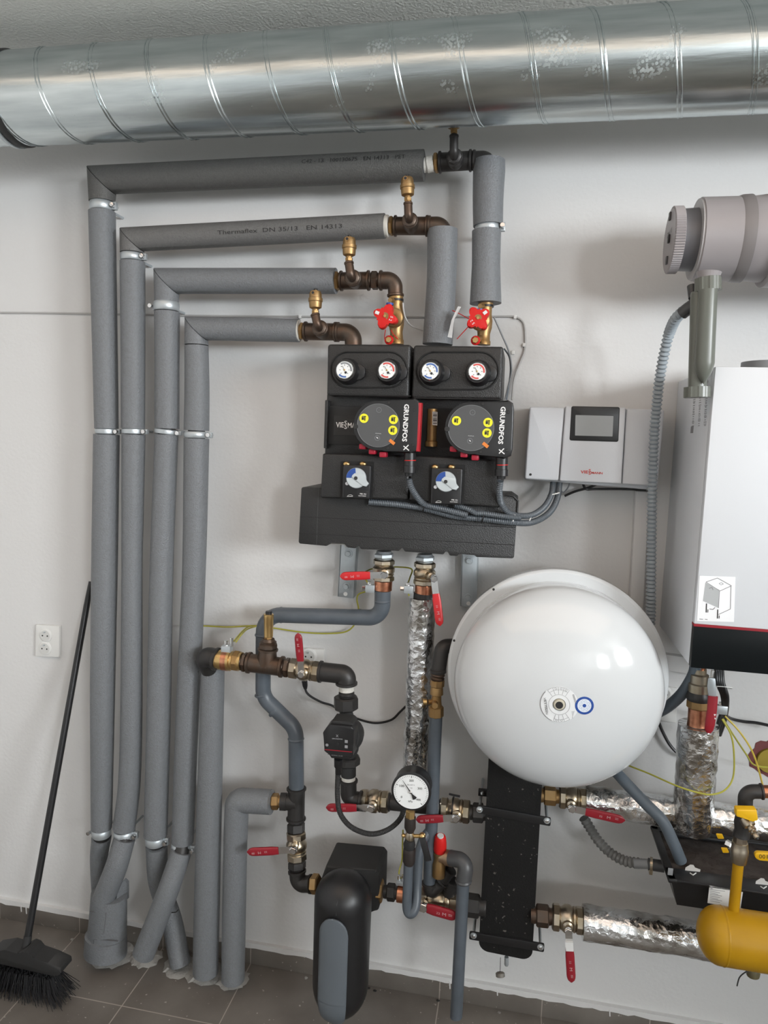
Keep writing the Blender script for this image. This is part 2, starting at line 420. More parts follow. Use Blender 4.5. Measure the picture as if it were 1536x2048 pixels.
# ------------------------------------------------------------------ the room
T = .15
structure(MB().box((RX0-T, 0, -.1), (RX1+T, T, CEIL+.1)).build('wall_back', WALL, flat=True))
structure(MB().box((RX0-T, RY-T, 0), (RX0, 0, CEIL)).build('wall_left', WALL, flat=True))
mb = MB()
ys = [RY-T] + [v for q in WINS for v in q[:2]] + [0]
z0, z1 = WINS[0][2:]
mb.box((RX1, RY-T, 0), (RX1+T, 0, z0)); mb.box((RX1, RY-T, z1), (RX1+T, 0, CEIL))
for k in (0, 2, 4): mb.box((RX1, ys[k], z0), (RX1+T, ys[k+1], z1))
structure(mb.build('wall_right', WALL, flat=True))
structure(MB().box((RX0-T, RY-T, 0), (RX1, RY, CEIL)).build('wall_front', WALL, flat=True))
structure(MB().box((RX0-T, RY-T, -.1), (RX1+T, 0, 0)).build('floor', TILE, flat=True))
structure(MB().box((RX0-T, RY-T, CEIL), (RX1+T, 0, CEIL+.1)).build('ceiling', CEILM, flat=True))
for i, (a, b, c, e) in enumerate(WINS):
    mb = MB(); f = .045
    for q in ((a, a+f, c, e), (b-f, b, c, e), (a, b, c, c+f), (a, b, e-f, e)): mb.box((RX1+.03, q[0], q[2]), (RX1+.09, q[1], q[3]), .004)
    structure(mb.build('window_%d' % (i+1), WPLAS))
# skirting: thin tiles with an uneven plaster edge
mb = MB(); hs = .062
mb.box((RX0, -.012, 0), (RX1, 0, hs), .002)
structure(mb.build('baseboard_back', TILEB))
mb = MB(); x = -2.3; random.seed(3)
pts = []
while x < 1.6:
    pts.append((x, hs-.002-random.random()*.006)); x += random.uniform(.012, .05)
o = [Vector((p[0], -.0128, p[1])) for p in pts]; o = o+[Vector((o[-1].x, -.0128, hs+.012)), Vector((o[0].x, -.0128, hs+.012))]
mb.prism(o, .0128)
for cx in (-1.30, -1.285, -1.27, -1.255, -1.12, -.125, .02, .35, -1.62, -1.6):
    h_ = random.uniform(.015, .035); mb.bar(Vector((cx, -.0135, hs+.002)), Vector((cx+.002, -.0135, hs-h_)), .0035, .0016, rnd=True)
structure(mb.build('trim_1', WALL))

# ------------------------------------------------------------------ ventilation duct under the ceiling
dd = .29
a0, a1 = P(0, 201, dd), P(1536, 113, dd)
zc = (a0.z+a1.z)/2; yc = -dd; r0 = (M(0, 201, dd, 83)+M(1536, 113, dd, 100))/2*1.01
A = Vector((a0.x-.30, yc, a0.z+(a0.z-a1.z)*.1)); B = Vector((a1.x+.45, yc, a1.z))
axd = (B-A).normalized()
duct = thing('ventilation_duct', ((A.x+B.x)/2, yc, zc), 'large round galvanised spiral duct running under the ceiling', 'duct')
jx = P(40, 286, dd).x
J = A+axd*((jx-A.x)/axd.x)
MB().sweep(resample([J, B], .05), r0, 72).build('duct_section', GALV, duct)
MB().sweep([A, J+axd*.004], r0*.985, 72).build('inner_section', GALV, duct)
MB().lathe(J-axd*.02, J+axd*.006, [(0, r0*1.0), (.2, r0*1.035), (.8, r0*1.035), (1, r0)], 72).build('rubber_seal', BLACKM, duct)
lab(MB().lathe(J-axd*.034, J-axd*.022, [(0, r0), (.2, r0*1.05), (.8, r0*1.05), (1, r0)], 72).build('end_lip', ZINC, duct), 'thin bright metal lip')
pitch = (P(1437, 12, dd+0).x-P(95, 110, dd).x)/11
ph_top = P(772, 63, dd).x       # a seam crosses the top here
def helix(off, rr, amp):
    pts = []; n = 30; x0 = J.x+.005; x1 = B.x-.01; N = int((x1-x0)/pitch*n)
    for i in range(N+1):
        x = x0+(x1-x0)*i/N
        c = A+axd*((x-A.x)/axd.x)
        th = (x-off-ph_top)/pitch*2*PI   # 0 at top, then towards the room and down
        pts.append(c+Vector((0, -math.sin(th), math.cos(th)))*rr)
    return pts
for off in (0, .009): MB().sweep(helix(off, r0+.0003, 0), .0022, 6).build('spiral_seam', GALV, duct)

# ------------------------------------------------------------------ builders for the pipework
def clampring(p0, p1, r, side, label, studs=True, grp='pipe clamps on the insulated risers'):
    """zinc band round a pipe (axis p0->p1)"""
    c = (p0+p1)/2; ax = (p1-p0).normalized(); sd = Vector((1, 0, 0)); sd = (sd-ax*sd.dot(ax)).normalized()*side
    t = thing('pipe_clamp', c, label, 'clamp', grp)
    MB().lathe(p0, p1, [(0, r), (.12, r+.0022), (.5, r+.003), (.88, r+.0022), (1, r)], 32).build('band', ZINC, t)
    e = c+sd*(r+.004); h = (p1-p0).length
    mb = MB(); mb.box(e-Vector((.003, .006, h*.45)), e+Vector((.012, .006, h*.45)), .002)
    mb.box(e-Vector((-.004, .014, h*.3)), e+Vector((.010, -.006, h*.3)), .002)
    mb.build('lug', ZINC, t)
    MB().lathe(e+Vector((.005*side, -.02, 0)), e+Vector((.005*side, .016, 0)), [(0, .0), (.02, .006), (.3, .006), (.31, .003), (1, .003)], 10).build('screw', CHROME, t)
    if studs:
        q = c+Vector((0, r, 0)); MB().cyl(q, Vector((q.x, -.0005, q.z)), .004, 8).build('wall_stud', ZINC, t)
    return t
def air_vent(b, t_, r, label, grp='brass air vents', hole=True):
    th = thing('air_vent', b, label, 'air vent', grp)
    MB().lathe(b, t_, [(0, r*.44), (.2, r*.44), (.21, r*.55), (.26, r*.86), (.33, r*.9), (.48, r*.93), (.5, r*1.02), (.62, r*1.02), (.64, r*.9), (.8, r*.88), (.89, r*.75), (.91, r*.3), (.93, r*.3)], 24).build('body', BRASS, th)
    MB().hex(b+(t_-b)*.02, b+(t_-b)*.16, r*.5).build('neck_nut', BRASS, th)
    MB().cyl(b+(t_-b)*.93, b+(t_-b)*1.0, r*.27, 12, .001).build('cap', BLACKP, th)
    if hole:
        c = b+(t_-b)*.79+Vector((-r*.1, -r*.78, 0))
        mb = MB(); mb.cyl(c, c-Vector((0, r*.22, 0)), r*.3, 12); mb.build('port_ring', BRASS, th)
        MB().cyl(c-Vector((0, r*.2, 0)), c-Vector((0, r*.25, 0)), r*.2, 12).build('port_hole', BLACKM, th)
    return th
def collar(mb, A, B, r): mb.lathe(A, B, [(0, r*.98), (.2, r*1.1), (.8, r*1.1), (1, r*.98)], 24)
def run(A, B, r, name, mt, label, cat='fitting', grp=None, kind='socket'):
    """straight iron body with rolled rims at both ends"""
    d = (B-A); L = d.length; d.normalize(); mb = MB()
    mb.sweep([A, B], r*.95, 24); c = min(r*.35, L*.25)
    collar(mb, A, A+d*c, r); collar(mb, B-d*c, B, r)
    return tag(mb.build(name, mt), label, cat, grp)
def tee(A, B, boss, br, up, label, mt=None, r=None, grp='iron tees at the pipe ends'):
    mt = mt or IRON; t = thing('pipe_tee', (A+B)/2, label, 'tee', grp); d = (B-A).normalized(); mb = MB()
    mb.sweep([A, B], r*.94, 28); c = r*.32
    collar(mb, A, A+d*c, r); collar(mb, B-d*c, B, r)
    mid = (A+B)/2; mid = A+d*((boss-A).dot(d))
    bd = (boss-mid).normalized()
    mb.lathe(mid, boss, [(0, r*.94), (.55, r*.9), (.6, br), (.95, br), (1, br*.9)], 24)
    mb.build('body', mt, t)
    # small elbow rising from the boss
    e = boss+bd*(.004)
    pts = fillet([boss-bd*.01, boss+bd*br*.75, up], br*.9, 7)
    rr = M(*[0, 0, 0], 1) if False else br*.52
    mb = MB(); mb.sweep(pts, rr, 18); dd_ = (pts[-1]-pts[-2]).normalized(); collar(mb, pts[-1]-dd_*rr*.55, pts[-1], rr)
    mb.hex(boss-bd*.001, boss+bd*br*.22, br*.82, 8)
    mb.build('outlet_elbow', mt, t)
    return t
def elbow(A, C, B, r, label, mt=None, name='pipe_elbow', bend=1.2, cat='elbow', grp='iron elbows', r1=None, cola=True, colb=True):
    mt = mt or IRON; pts = fillet([A, C, B], r*bend, 12); R = [r*.96+(((r1 or r)-r)*i/(len(pts)-1)) for i in range(len(pts))]
    mb = MB(); mb.sweep(pts, R, 26); a = (pts[1]-pts[0]).normalized(); b = (pts[-1]-pts[-2]).normalized()
    if cola: collar(mb, A, A+a*r*.35, r)
    if colb: collar(mb, B-b*r*.35, B, r1 or r)
    return tag(mb.build(name, mt), label, cat, grp)
def nut(A, B, r, label, mt=None, name='hex_nipple', grp='hexagonal nipples', seg=6, cat='nipple', thr=True):
    mb = MB(); d = (B-A); mb.hex(A+d*.22, A+d*.78, r, seg)
    if thr: mb.lathe(A, B, [(0, r*.78)]+[((i+.5)/12, r*(.82 if i % 2 else .77)) for i in range(12)]+[(1, r*.78)], 24)
    return tag(mb.build(name, mt or IRON), label, cat, grp)
MARKS = mat('faded_mark', (.55, .35, .36), .5)
def ball_valve(A, B, r, label, hA, hB, hd, w, grip, hpiv=None, mt=None, grp='ball valves with lever handles', marks=True, rise=.012, gripfrac=.32, tagtext=None):
    """A-B valve axis; hA pivot px, hB tip px, hd depth of the lever"""
    mt = mt or NICKEL; t = thing('ball_valve', (A+B)/2, label, 'valve', grp); d = (B-A); L = d.length
    f = min(.26, r*.8/L)
    MB().hex(A, A+d*f, r, 8).build('end_nut', mt, t); MB().hex(B-d*f, B, r, 8).build('end_nut', mt, t)
    MB().lathe(A+d*f*.9, B-d*f*.9, [(0, r*.84), (.12, r*.9), (.3, r*1.08), (.62, r*1.08), (.8, r*.9), (.82, r*1.0), (.92, r*1.0), (1, r*.86)], 30).build('body', mt, t)
    piv = P(hA[0], hA[1], hd); tip = P(hB[0], hB[1], hd+rise); c = piv.copy(); ax = A.lerp(B, .5)
    base = Vector((piv.x, ax.y, piv.z)); 
    k = A+d*max(0, min(1, (piv-A).dot(d)/L**2)); base = k.lerp(piv, .3)
    MB().lathe(base, piv+(piv-base).normalized()*.006, [(0, r*.42), (.5, r*.42), (.55, r*.25), (1, r*.25)], 12).build('stem', mt, t)
    MB().hex(piv+Vector((0, .001, 0)), piv-Vector((0, .008, 0)), w*.42).build('stem_nut', CHROME, t)
    hh = (tip-piv); up = Vector((0, -1, 0)); g0 = piv+hh*gripfrac
    plate = thing  # readability
    h = MB(); h.bar(piv-hh.normalized()*w*.45, piv+hh*(gripfrac+.08), w*.78, .003, rnd=True); hp = h.build('lever', CHROME, t)
    # grip: rounded flat bar
    ln = tip-g0; n = 14; mbg = MB(); rings = []
    pts = [g0+ln*(i/n) for i in range(n+1)]
    R = [w/2*(.86+.14*min(1, i/3)) if i < n-3 else w/2*math.sqrt(max(.02, 1-((i-(n-3))/3.02)**2)) for i in range(n+1)]
    mbg.sweep(pts, R, 20, shape=lambda a: (.42*math.copysign(abs(math.cos(a))**.6, math.cos(a)), math.copysign(abs(math.sin(a))**.75, math.sin(a))))
    mbg.build('grip', grip, hp)
    if marks:
        nn = hh.normalized()
        for q, s_, wd in ((.38, '22', .10), (.58, 'M', .07), (.78, '=', .05)) if tagtext is None else tagtext:
            a = g0+ln*q-Vector((0, w*.22+.0004, 0)); sd = nn.cross(Vector((0, -1, 0))).normalized()
            text('grip_mark', s_, a-nn*w*.16+sd*w*.12, a+nn*w*.18+sd*w*.12, 0, MARKS, hp, .8)
    return t
def wire(name, lst, d, rad, mt, label, cat='wire', grp=None, n=6, seg=8):
    pts = [P(q[0], q[1], q[2] if len(q) > 2 else d) for q in lst]
    return tag(MB().sweep(smooth(pts, n), rad, seg).build(name, mt), label, cat, grp)

# ------------------------------------------------------------------ insulated pipes
DP = .11
def mitre_pipe(label, hr, c, vt, segs, hw, vw, d=DP, texts=None, fm=None, grp='pipes in grey foam insulation', nm='insulated_pipe'):
    """hr right end px, c corner px, vt bottom of the corner piece px ; segs = list of px polylines (x,y,w[,d])"""
    R_, C_, V_ = P(*hr, d), P(*c, d), P(*vt, d)
    t = thing(nm, P(segs[-1][-1][0], segs[-1][-1][1], d) if segs else V_, label, 'insulated pipe', grp)
    T0 = (C_-R_).normalized(); T1 = (V_-C_).normalized(); n = (T0+T1).normalized()
    r0_ = [M(*hr, d, hw[0]/2), M(*c, d, hw[1]/2)]
    h = MB(); h.sweep([R_, R_.lerp(C_, .5), C_-T0*.0012], [r0_[0], sum(r0_)/2, r0_[1]], 32, n1=n)
    ho = h.build('horizontal_sleeve', fm or FOAM, t, 50)
    MB().sweep([C_+T1*.0012, V_], [r0_[1], M(*vt, d, vw/2)], 32, n0=n).build('corner_sleeve', fm or FOAM, t, 50)
    e = R_-T0*.0004; lab(MB().lathe(e, e-T0*.001, [(0, r0_[0]*.55), (1, r0_[0]*.55)], 24).build('open_end', FOAMD, ho), 'dark open foam end')
    for i, s in enumerate(segs):
        pts = [P(q[0], q[1], q[3] if len(q) > 3 else d) for q in s]; rr = [M(q[0], q[1], q[3] if len(q) > 3 else d, q[2]/2) for q in s]
        if len(pts) > 2: pts, rr = smooth(pts, 6, rr)
        MB().sweep(pts, rr, 32).build('sleeve', FOAM, t, 50)
    # pipe seen in the gaps between sleeves
    core = [V_+ (C_-V_).normalized()*.01]+[P(q[0], q[1], q[3] if len(q) > 3 else d) for s in segs for q in s]
    if segs: lab(MB().sweep(core[:-1], M(*vt, d, vw*.36), 16).build('pipe', IROND, t), 'dark pipe showing in the gaps')
    if texts:
        for (body, a, b) in texts:
            to = text('print', body, a, b, d, INK, ho, .9 if 'C42' in body else .62); Lo = ORG[ho.name]; ax_ = (C_-R_)
            for v in to.data.vertices:          # wrap the print round the foam
                w_ = v.co+Lo; k_ = (w_.x-R_.x)/ax_.x; c_ = R_+ax_*k_; rl_ = r0_[0]*(1-k_)+r0_[1]*k_; s_ = max(-.95*rl_, min(.95*rl_, w_.z-c_.z))
                w_.y = c_.y-math.sqrt(rl_*rl_-s_*s_)-.0012; v.co = w_-Lo
    return t
p1 = mitre_pipe('outermost grey foam pipe, running highest along the wall and down the far left', (848, 331), (203, 360), (204, 404), [
    [(204, 424, 52), (210, 700, 48), (213, 857, 46)], [(213, 869, 50), (209, 1140, 50), (205, 1400, 47), (203, 1656, 40)], [(203, 1674, 38, .10), (198, 1720, 34, .085), (200, 1800, 30, .08)]],
    (59, 54), 50, fm=FOAMK, texts=[('C42 - 13   100130675   EN 14313   PET', (612, 338), (815, 328))])
p2 = mitre_pipe('second grey foam pipe from the left, its top run below the highest one', (770, 452), (264, 479), (264, 506), [
    [(265, 524, 49), (266, 700, 47), (266, 857, 46)], [(267, 869, 46), (264, 1140, 40), (263, 1400, 42), (259, 1560, 43), (248, 1656, 44)], [(249, 1677, 42, .12), (232, 1735, 44, .14), (206, 1800, 44, .14)]],
    (48, 47), 46, fm=FOAMM, texts=[('Thermaflex  DN 35/13   EN 14313', (445, 476), (690, 463))])
p3 = mitre_pipe('third grey foam pipe from the left, its lower end slipping behind its neighbour', (672, 562), (333, 562), (333, 604), [
    [(334, 624, 50), (334, 740, 48), (334, 857, 48)], [(333, 869, 46), (323, 1140, 46), (318, 1400, 47), (311, 1670, 46)], [(313, 1690, 42, .10), (318, 1765, 40, .08), (343, 1840, 40, .08), (361, 1928, 40, .10)]],
    (50, 50), 47)
p4 = mitre_pipe('fourth grey foam pipe from the left, lowest top run beside the black pump unit', (598, 661), (393, 657), (393, 690), [
    [(393, 692, 47), (394, 780, 49), (393, 861, 50)], [(393, 877, 50), (388, 1140, 46), (376, 1400, 46), (365, 1683, 43)], [(363, 1702, 41, .125), (333, 1790, 43, .16), (287, 1908, 44, .17)]],
    (46, 46), 47)
def foam_riser(label, lst, d, n=5):
    pts, R = path(lst, d); pts, R = smooth(pts, n, R)
    return tag(MB().sweep(pts, R, 32).build('foam_riser', FOAM, angle=50), label, 'insulated pipe', 'pipes in grey foam insulation')
p5 = foam_riser('wide grey foam riser below the ball shaped iron elbow, down to the floor', [(426, 1332, 46), (420, 1560, 49), (414, 1800, 51), (411, 1944, 50)], .13)
p6t = thing('insulated_pipe', P(466, 1950, .13), 'short grey foam pipe bent over at knee height beside the lower tee', 'insulated pipe', 'pipes in grey foam insulation')
pts = fillet([P(543, 1604, .13), P(474, 1600, .13), P(471, 1680, .13)], .02, 4)
MB().sweep(pts, M(500, 1600, .13, 24), 32).build('corner_sleeve', FOAM, p6t, 50)
q, R = path([(471, 1679, 47), (468, 1820, 47), (466, 1958, 46)], .13); MB().sweep(q, R, 32).build('sleeve', FOAM, p6t, 50)
foam_a = thing('insulated_riser', P(972, 608, DP), 'grey foam sleeves on the riser over the right red handwheel', 'insulated pipe', 'short foam risers over the pump unit')
for L_ in ([(979, 322, 62), (978, 345, 64), (976, 400, 61), (976, 452, 59)], [(973, 462, 58), (972, 530, 56), (971, 607, 63)]):
    pts, R = path(L_, DP); pts, R = smooth(pts, 5, R); MB().sweep(pts, R, 32).build('sleeve', FOAM, foam_a, 50)
q, R = path([(978, 440, 30), (972, 600, 30)], DP); lab(MB().sweep(q, R, 20).build('pipe', IROND, foam_a), 'dark pipe showing in the gap')
foam_b = tag(MB().sweep(*smooth(*(lambda z: (z[0], 5, z[1]))(path([(885, 460, 61), (883, 560, 59), (875, 689, 60)], DP))), 32).build('insulated_riser', FOAM, angle=50),
    'plain grey foam riser between the two red handwheels', 'insulated pipe', 'short foam risers over the pump unit')
# clamps
cl = [(204, 404, 204, 422, 44, 1, 'clamp under the corner of the outermost foam pipe'), (264, 507, 264, 522, 42, 1, 'clamp under the corner of the second foam pipe'),
      (333, 604, 333, 622, 47, -1, 'clamp under the corner of the third foam pipe'),
      (213, 857, 213, 868, 40, 1, 'clamp halfway up the outermost foam pipe'), (267, 857, 267, 868, 42, 1, 'clamp halfway up the second foam pipe'),
      (334, 858, 333, 868, 44, 1, 'clamp halfway up the third foam pipe'), (393, 863, 393, 876, 46, 1, 'clamp halfway up the fourth foam pipe'),
      (203, 1657, 203, 1672, 34, -1, 'low clamp at the foot of the outermost foam pipe'), (249, 1660, 250, 1675, 38, 1, 'low clamp at the foot of the second foam pipe'),
      (311, 1672, 312, 1688, 37, 1, 'low clamp at the foot of the third foam pipe'), (364, 1685, 363, 1702, 38, 1, 'low clamp at the foot of the fourth foam pipe'),
      (975, 446, 975, 466, 46, 1, 'clamp in the gap of the foam riser over the right handwheel')]
for a, b, c, e, wd, sd, lb in cl: clampring(P(a, b, DP), P(c, e, DP), M(a, b, DP, wd/2), sd, 'zinc pipe '+lb)
# foam wrap round the foot of the first two pipes
wr = thing('foam_wrap', P(212, 1900, .12), 'grey foam wrap taped round the feet of the two leftmost pipes', 'insulation')
pts = [P(218, 1788, .125), P(216, 1840, .12), P(212, 1900, .115)]; R = [M(218, 1790, .12, 36), M(216, 1840, .12, 38), M(212, 1900, .12, 41)]
MB().sweep(pts, R, 36, shape=lambda a: (.8*math.cos(a), math.sin(a))).build('lower_wrap', FOAM, wr, 50)
MB().sweep([P(212, 1869, .12), P(211, 1905, .12)], [M(212, 1870, .12, 41.5), M(212, 1900, .12, 43)], 36, shape=lambda a: (.84*math.cos(a), math.sin(a))).build('base_wrap', FOAM, wr, 50)
o = [P(236, 1772, .13), P(248, 1760, .11), P(254, 1766, .10), (P(254, 1800, .10)), P(232, 1800, .14)]
MB().prism(o, .012, .002).build('flap', FOAM, wr)
for a, b in (((213, 1824), (208, 1868)), ((180, 1823), (213, 1823)), ((188, 1878), (236, 1882)), ((188, 1880), (188, 1904))):
    MB().bar(P(*a, .1665), P(*b, .1650), .0016, .004).build('seam', FOAMD, wr)
wire('tie_wire', [(333, 1832), (340, 1826), (352, 1824), (356, 1819)], .135, .0015, IROND, 'dark tie wire round the foot of the third foam pipe', 'wire')
# rough plaster where the pipes enter the floor
for i, (px, py, rx, lb) in enumerate([(222, 1908, 46, 'plaster collar at the foot of the foam wrap'), (290, 1914, 34, 'plaster collar at the foot of the leaning foam pipe'), (362, 1932, 36, 'plaster collar at the foot of the crossing foam pipe'), (412, 1946, 40, 'plaster collar at the foot of the wide foam riser'), (466, 1958, 34, 'plaster collar at the foot of the short foam pipe')]):
    c = PF(px, py); r_ = M(px, py, -c.y*1.0, rx); mb = MB(); random.seed(i); vs = []
    n = 26; ring = [c+Vector((math.cos(2*PI*k/n)*r_*random.uniform(.85, 1.15), math.sin(2*PI*k/n)*r_*.9*random.uniform(.8, 1.15), .0008)) for k in range(n)]
    ring = [Vector((q.x, min(q.y, -.013), q.z)) for q in ring]
    top = [c+(q-c)*.72+Vector((0, 0, random.uniform(.004, .012))) for q in ring]
    mb.bridge(mb.ring(ring), tv := mb.ring(top)); mb.bm.faces.new(tv)
    tag(mb.build('plaster_collar', GRAVEL), 'rough '+lb, 'plaster', 'rough plaster collars on the floor')

# ------------------------------------------------------------------ fittings at the four top pipe ends
# row 1
mb = MB(); mb.lathe(P(846, 331, DP), P(867, 327, DP), [(0, M(850, 330, DP, 14)), (.4, M(850, 330, DP, 14)), (.41, M(850, 330, DP, 16)), (1, M(850, 330, DP, 16))], 24)
tag(mb.build('threaded_pipe', THREAD), 'white taped thread leaving the highest foam pipe', 'pipe', 'taped pipe threads')
nut(P(865, 327, DP), P(880, 325, DP), M(870, 325, DP, 18), 'brass hexagon nut on the highest pipe end', BRASS, thr=False)
tee(P(877, 325, DP), P(944, 321, DP), P(909, 313, DP+.045), M(910, 313, DP, 16), P(908, 270, DP+.062), 'dark iron tee on the highest pipe, under the duct', IROND, r=M(910, 322, DP, 19))
air_vent(P(908, 268, DP+.062), P(908, 217, DP+.062), M(908, 260, DP+.06, 14), 'brass air vent half hidden behind the duct')
elbow(P(945, 321, DP), P(977, 320, DP), P(978, 350, DP), M(960, 320, DP, 18), 'dark iron elbow turning down from the highest tee', IROND, colb=False)
# row 2
mb = MB(); mb.cyl(P(769, 452, DP), P(778, 452, DP), M(775, 452, DP, 21), 24, .002); tag(mb.build('threaded_pipe', THREAD), 'white ring on the end of the second foam pipe', 'pipe', 'taped pipe threads')
nut(P(776, 452, DP), P(790, 452, DP), M(780, 452, DP, 18), 'brass hexagon nut on the second pipe end', BRASS, thr=False)
tee(P(788, 452, DP), P(857, 452, DP), P(819, 440, DP+.045), M(819, 440, DP, 16), P(816, 405, DP+.06), 'brown iron tee on the second pipe from the top', r=M(820, 452, DP, 18.5))
air_vent(P(816, 404, DP+.06), P(814, 350, DP+.06), M(815, 380, DP+.06, 14.5), 'brass air vent on the second tee from the top')
elbow(P(856, 452, DP), P(886, 451, DP), P(887, 482, DP), M(870, 452, DP, 18), 'brown iron elbow entering the plain foam riser', colb=False)
# row 3
nut(P(664, 562, DP), P(682, 562, DP), M(670, 562, DP, 18), 'brass nut at the end of the third foam pipe', BRASS)
tee(P(680, 562, DP), P(740, 561, DP), P(705, 556, DP+.045), M(705, 556, DP, 16.5), P(697.5, 524, DP+.058), 'brown iron tee on the third pipe, left of the red handwheel', r=M(710, 562, DP, 18))
air_vent(P(698, 524, DP+.058), P(699, 470, DP+.058), M(698, 500, DP+.058, 14.3), 'brass air vent over the third tee')
nut(P(738, 561, DP), P(761, 561, DP), M(750, 561, DP, 18), 'dark hexagon nipple between third tee and its elbow')
elbow(P(759, 561, DP), P(790, 561, DP), P(791, 594, DP), M(775, 561, DP, 18), 'brown iron elbow above the left brass balancing valve', r1=M(790, 590, DP, 15.5))
# row 4
mb = MB(); mb.cyl(P(596, 661, DP), P(600, 661, DP), M(596, 661, DP, 21), 24, .001); tag(mb.build('threaded_pipe', THREAD), 'white ring on the end of the lowest foam top run', 'pipe', 'taped pipe threads')
nut(P(598, 662, DP), P(612, 663, DP), M(600, 662, DP, 17), 'brass nut at the end of the lowest foam top run', BRASS)
tee(P(609, 663, DP), P(674, 664, DP), P(639, 656, DP+.045), M(639, 655, DP, 16), P(630, 628, DP+.058), 'rusty iron tee on the lowest top run', r=M(640, 664, DP, 18))
air_vent(P(631, 629, DP+.058), P(631, 577, DP+.058), M(631, 600, DP+.058, 14), 'brass air vent over the lowest tee')
elbow(P(673, 664, DP), P(706, 665, DP), P(707, 700, DP), M(690, 664, DP, 18), 'brown iron elbow dropping into the left pump station', colb=False)
# balancing valves with red handwheels
def balancing(cx, cy, top, bot, hx, hy, rot, label, lobe):
    A_, B_ = P(*top, DP), P(*bot, DP); w_ = M(*top, DP, 14)
    t = thing('balancing_valve', B_, label, 'valve', 'brass balancing valves with red handwheels')
    MB().lathe(A_, B_, [(0, w_*1.0), (.08, w_*1.05), (.12, w_*.92), (.3, w_*.95), (.45, w_*1.12), (.6, w_*1.1), (.75, w_*.9), (.9, w_*.95), (.92, w_*1.05), (1, w_*1.05)], 26).build('body', BRASS, t)
    c = P(cx, cy, DP+.03); hd_ = DP+.095; h = P(hx, hy, hd_); ax = (h-c).normalized()
    MB().lathe(c-ax*.03, c+ax*.012, [(0, w_*.8), (.5, w_*1.25), (.7, w_*1.38), (.9, w_*1.38), (1, w_*1.1)], 26).build('bonnet', BRASS, t)
    MB().cyl(c, h, w_*.5, 14).build('spindle', BRASS, t)
    R_ = M(hx, hy, hd_, 24); o = []
    n = 80
    for k in range(n):
        a = 2*PI*k/n; rr = R_*(.86+.22*math.cos(4*a)); o.append(h+Vector((math.cos(a+rot), 0, math.sin(a+rot)))*rr)
    hw = MB().prism(o, .022, .004, 3).build('handwheel', RED, t)
    MB().cyl(h-Vector((0, .0005, 0)), h-Vector((0, .003, 0)), R_*.12, 12).build('centre_screw', BRASSY, hw)
    a = rot+lobe*PI/2; u = Vector((math.cos(a), 0, math.sin(a))); vv = Vector((-u.z, 0, u.x)); q = h+u*R_*.72-Vector((0, .0008, 0))
    mk = MB().bar(q-u*R_*.17, q+u*R_*.17, R_*.26, .0012).build('label_tag', PAPER, hw)
    q = h-u*R_*.45
    text('digits', '5 2', q-vv*R_*.2-Vector((0, .0006, 0)), q+vv*R_*.2-Vector((0, .0006, 0)), 0, INKW, hw, 1.0)
    # test points, blue above and red below
    s1 = P(top[0]-12, top[1]+10, DP+.04); MB().cyl(P(top[0]-4, top[1]+10, DP+.01), s1, .006, 10).build('test_point', BRASS, t)
    MB().cyl(s1-Vector((0, 0, .008)), s1-Vector((0, 0, .014)), .010, 12).build('blue_ring', BLUE, t)
    s2 = P(bot[0]-15, bot[1]-9, DP+.05); MB().cyl(P(bot[0]-4, bot[1]-14, DP+.01), s2, .008, 10).build('test_point', BRASS, t)
    MB().lathe(s2+Vector((0, .003, 0)), s2-Vector((0, .003, 0)), [(0, .010), (.5, .0125), (1, .010)], 14).build('red_ring', RED, t)
    MB().hex(s2, s2-Vector((0, .009, 0)), .008).build('test_cap', BRASSY, t)
    MB().lathe(P(top[0], top[1]+9, DP), P(top[0], top[1]+13, DP), [(0, w_*1.12), (1, w_*1.12)], 20).build('cable_tie', BLACKP, t)
    return t
balancing(789, 636, (792, 590), (793, 689), 770, 632, 1.19, 'brass balancing valve with red star handwheel on the left pump station', 1)
balancing(960, 642, (972, 602), (966, 690), 956, 636, .66, 'brass balancing valve with red star handwheel under the right foam riser', 0)
for L_, lb in (([(771, 660, .2), (769, 675, .18), (773, 688, .16)], 'thin red seal wire hanging from the left handwheel'), ([(782, 660, .2), (788, 670, .19), (796, 678, .18)], 'second short red seal wire under the left handwheel'),
               ([(905, 621, .17), (920, 628, .18), (938, 638, .2)], 'red seal wire left of the right handwheel'), ([(938, 652, .2), (925, 666, .19), (914, 678, .18)], 'red seal wire pointing down left from the right handwheel')):
    wire('seal_wire', L_, .2, .0011, RED, lb, 'wire', 'red seal wires')
fm = MB(); fm.prism([P(916, 612, .18), P(922, 614, .18), P(908, 640, .18), P(904, 676, .18), P(895, 674, .18), P(903, 640, .18)], .001); tag(fm.build('plastic_bag', FILM), 'small clear plastic bag tied beside the right handwheel', 'bag')

